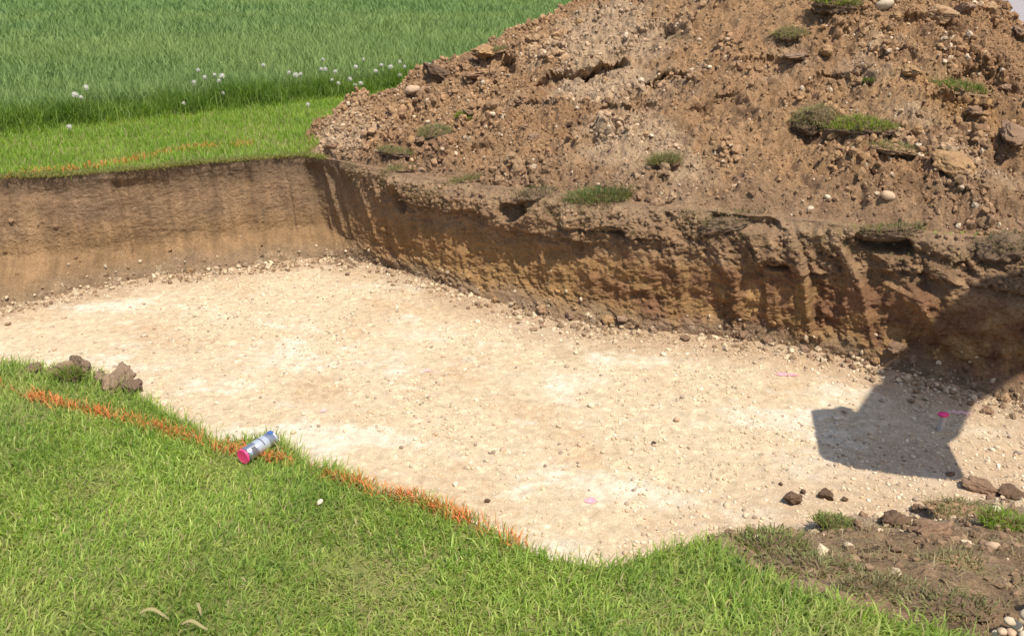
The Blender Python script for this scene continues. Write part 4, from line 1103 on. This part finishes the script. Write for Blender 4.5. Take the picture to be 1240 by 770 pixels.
dead_leaf(187, 745, .10, -.15, 'curled dry leaf blade on the lawn, left of the other one at the bottom', .012)
dead_leaf(236, 758, .085, -.12, 'straight dry leaf blade on the lawn close to the bottom edge', .006)
dead_leaf(240, 738, .05, -.9, 'short dry stalk on the lawn between the two dry leaf blades', .004)

# ------------------------------------------------------------------ excavator, standing right of the pit (its bucket and arm throw the shadow)
M_YEL = plain_mat('machine_yellow', (.62, .33, .03), .4, 0, 8, .1)
M_BLK = plain_mat('machine_black', (.035, .035, .037), .6, 0, 20, .2)
M_STEEL = plain_mat('worn_steel', (.22, .20, .18), .45, .7, 20, .25)
M_RUB = plain_mat('track_rubber', (.03, .03, .03), .8, 0, 30, .2, .4)
M_GLS = plain_mat('cab_glass', (.04, .055, .06), .06, 0, 5, .05)

def prism(name, poly, y0, y1, mat, parent, bev=.012):
    """a profile in the x-z plane of the arm, thickened along y"""
    bm = bmesh.new()
    vs = [bm.verts.new((x_, y0, z_)) for x_, z_ in poly]; f = bm.faces.new(vs)
    r_ = bmesh.ops.extrude_face_region(bm, geom=[f])
    for g_ in r_['geom']:
        if isinstance(g_, bmesh.types.BMVert): g_.co.y = y1
    bmesh.ops.recalc_face_normals(bm, faces=bm.faces[:])
    if bev: bmesh.ops.bevel(bm, geom=bm.edges[:], offset=bev, segments=2, affect='EDGES')
    me = bpy.data.meshes.new(name); bm.to_mesh(me); bm.free(); me.materials.append(mat)
    return link(name, me, parent)

def rod(name, a, b, r, mat, parent, n=14):
    a, b = Vector(a), Vector(b); d = b - a; qd = d.to_track_quat('Z', 'Y').to_matrix()
    V = []
    for zz_ in (0, d.length):
        V += [a + qd @ Vector((r * math.cos(2 * math.pi * k / n), r * math.sin(2 * math.pi * k / n), zz_)) for k in range(n)]
    F_ = [(k, (k + 1) % n, n + (k + 1) % n, n + k) for k in range(n)]
    bm = bmesh.new(); bv = [bm.verts.new(v_) for v_ in V]
    for f in F_: bm.faces.new([bv[i] for i in f])
    bm.faces.new(bv[:n][::-1]); bm.faces.new(bv[n:])
    me = bpy.data.meshes.new(name); bm.to_mesh(me); bm.free(); me.materials.append(mat)
    return link(name, me, parent)

def thick(pts, w0, w1):
    """outline of a tapering bar along a bent centre line in x-z"""
    up_, dn_ = [], []
    for i, (x_, z_) in enumerate(pts):
        a = pts[max(0, i - 1)]; b = pts[min(len(pts) - 1, i + 1)]
        dx, dz_ = b[0] - a[0], b[1] - a[1]; L_ = math.hypot(dx, dz_); nx_, nz_ = -dz_ / L_, dx / L_
        w = w0 + (w1 - w0) * i / (len(pts) - 1)
        up_.append((x_ + nx_ * w, z_ + nz_ * w)); dn_.append((x_ - nx_ * w, z_ - nz_ * w))
    return up_ + dn_[::-1]

SUN_AZ = np.array([.54, -.84]); SUN_AZ /= np.linalg.norm(SUN_AZ); SUN_EL = math.radians(61)
EXC_ANG = math.radians(-13)                              # direction of the arm from the bucket to the machine
BZ = 1.75
BK = np.r_[np.array([2.47, 5.32]) + SUN_AZ / math.tan(SUN_EL) * (BZ - .2 + DEPTH) + .15 * np.array([math.cos(EXC_ANG), math.sin(EXC_ANG)]), BZ]                       # bucket pin
ex = empty('excavator', (BK[0], BK[1], 0), (0, 0, EXC_ANG))
tag(ex, "yellow crawler excavator on the grass right of the pit, bucket held over it", 'excavator')
zb = BK[2]
# bucket: open shell in the x-z plane, mouth towards the machine
bk_poly = [(-.03, .10), (-.30, .10), (-.47, -.06), (-.52, -.26), (-.42, -.44), (-.16, -.52), (.18, -.50)]
inner = [(x_ * .93 + .015, z_ * .93 - .01) for x_, z_ in bk_poly]
prism('bucket', [(x_, z_ + zb) for x_, z_ in bk_poly + inner[::-1]], -.29, .29, M_STEEL, ex, .004)
side = [(x_, z_ + zb) for x_, z_ in bk_poly] + [(.14, -.2 + zb)]
prism('bucket_side', side, -.315, -.292, M_STEEL, ex, .003); prism('bucket_side', side, .292, .315, M_STEEL, ex, .003)
prism('cutting_edge', [(.17, -.525 + zb), (.17, -.48 + zb), (.24, -.48 + zb)], -.29, .29, M_STEEL, ex, .003)
# stick rises from the bucket, boom comes down to the machine
stick = [(.10, zb - .02), (.60, zb + .80), (1.45, zb + 2.45)]
prism('stick', thick(stick, .18, .28), -.16, .16, M_YEL, ex, .02)
prism('bucket_link', thick([(-.30, zb + .12), (.02, zb + .52)], .045, .045), -.20, -.12, M_STEEL, ex, .005)
prism('bucket_link', thick([(-.30, zb + .12), (.02, zb + .52)], .045, .045), .12, .20, M_STEEL, ex, .005)
rod('bucket_cylinder', (.08, 0, zb + .50), (.95, 0, zb + 2.1), .05, M_STEEL, ex)
boom = [(1.35, zb + 2.3), (2.0, zb + 3.2), (2.7, zb + 3.6), (3.4, zb + 2.4), (4.45, .95)]
prism('boom', thick(boom, .27, .32), -.22, .22, M_YEL, ex, .02)
rod('stick_cylinder', (1.25, 0, zb + 2.75), (2.4, 0, zb + 3.55), .06, M_STEEL, ex)
rod('boom_cylinder', (3.05, .28, zb + 2.6), (4.3, .28, .75), .06, M_STEEL, ex); rod('boom_cylinder', (3.05, -.28, zb + 2.6), (4.3, -.28, .75), .06, M_STEEL, ex)
# house, cab, tracks
hx0 = 4.1
prism('house', [(hx0 + .25, .78), (hx0 + 2.5, .78), (hx0 + 2.75, .95), (hx0 + 2.75, 1.45), (hx0 + 2.55, 1.75), (hx0 + 1.5, 1.78), (hx0 + .25, 1.2)], -.95, .95, M_YEL, ex, .04)
cabo = prism('cab', [(hx0 + .35, 1.22), (hx0 + 1.5, 1.22), (hx0 + 1.55, 2.55), (hx0 + 1.45, 2.68), (hx0 + .65, 2.68), (hx0 + .5, 2.55)], -.92, -.02, M_BLK, ex, .04)
prism('cab_window', [(hx0 + .55, 1.7), (hx0 + 1.4, 1.7), (hx0 + 1.42, 2.5), (hx0 + .66, 2.5)], -.945, -.925, M_GLS, cabo, .005)
prism('cab_window', [(hx0 + .55, 1.7), (hx0 + 1.4, 1.7), (hx0 + 1.42, 2.5), (hx0 + .66, 2.5)], -.015, .005, M_GLS, cabo, .005)
prism('turntable', [(hx0 + .7, .6), (hx0 + 2.1, .6), (hx0 + 2.1, .78), (hx0 + .7, .78)], -.6, .6, M_BLK, ex, .02)
prism('undercarriage', [(hx0 + .4, .3), (hx0 + 2.4, .3), (hx0 + 2.2, .6), (hx0 + .6, .6)], -.6, .6, M_BLK, ex, .02)
for sgn in (-1, 1):
    R_ = .33; L0, L1 = hx0 + .15, hx0 + 2.65
    tp_ = [(L0 + .1 + R_ * math.cos(a) * 1.0, R_ + R_ * math.sin(a)) for a in np.linspace(math.pi * .5, math.pi * 1.5, 12)] + [(L1 - .1 + R_ * math.cos(a), R_ + R_ * math.sin(a)) for a in np.linspace(-math.pi * .5, math.pi * .5, 12)]
    ya, yb = sorted((sgn * .62, sgn * 1.02))
    tr = prism('track', tp_, ya, yb, M_RUB, ex, .015)
    for xw in (L0 + .12, L1 - .12): rod('wheel', (xw, sgn * .6, R_), (xw, sgn * 1.04, R_), .22, M_STEEL, tr, 20)

# ------------------------------------------------------------------ light, sky, camera
wd_ = bpy.data.worlds.new('World'); SC.world = wd_; wd_.use_nodes = True
nt_ = wd_.node_tree; bg = nt_.nodes['Background']
sky = nt_.nodes.new('ShaderNodeTexSky'); sky.sky_type = 'NISHITA'; sky.sun_disc = False
sky.sun_elevation = SUN_EL; sky.sun_rotation = math.atan2(SUN_AZ[0], SUN_AZ[1])
sky.air_density = 1.0; sky.dust_density = 1.5
nt_.links.new(sky.outputs[0], bg.inputs['Color']); bg.inputs['Strength'].default_value = .125
sd_ = bpy.data.lights.new('sun', 'SUN'); sd_.energy = 4.3; sd_.angle = math.radians(.5); sd_.color = (1, .935, .82)
so_ = bpy.data.objects.new('sun', sd_); COL.objects.link(so_)
tosun = Vector((SUN_AZ[0] * math.cos(SUN_EL), SUN_AZ[1] * math.cos(SUN_EL), math.sin(SUN_EL)))
so_.rotation_euler = tosun.to_track_quat('Z', 'Y').to_euler(); so_.location = (6, -4, 12)

cd = bpy.data.cameras.new('camera'); cd.sensor_width = 36; cd.lens = 36 * FPX / W; cd.clip_end = 3000; cd.clip_start = .05
co = bpy.data.objects.new('camera', cd); COL.objects.link(co)
co.location = (0, 0, CH); co.rotation_euler = (math.pi / 2 - PITCH, 0, 0)
SC.camera = co
SC.view_settings.view_transform = 'Standard'; SC.view_settings.look = 'None'
SC.view_settings.exposure = .45; SC.view_settings.gamma = 1
try: SC.view_settings.use_curve_mapping = False
except Exception: pass
SC.cycles.use_denoising = True
SC.cycles.max_bounces = 6
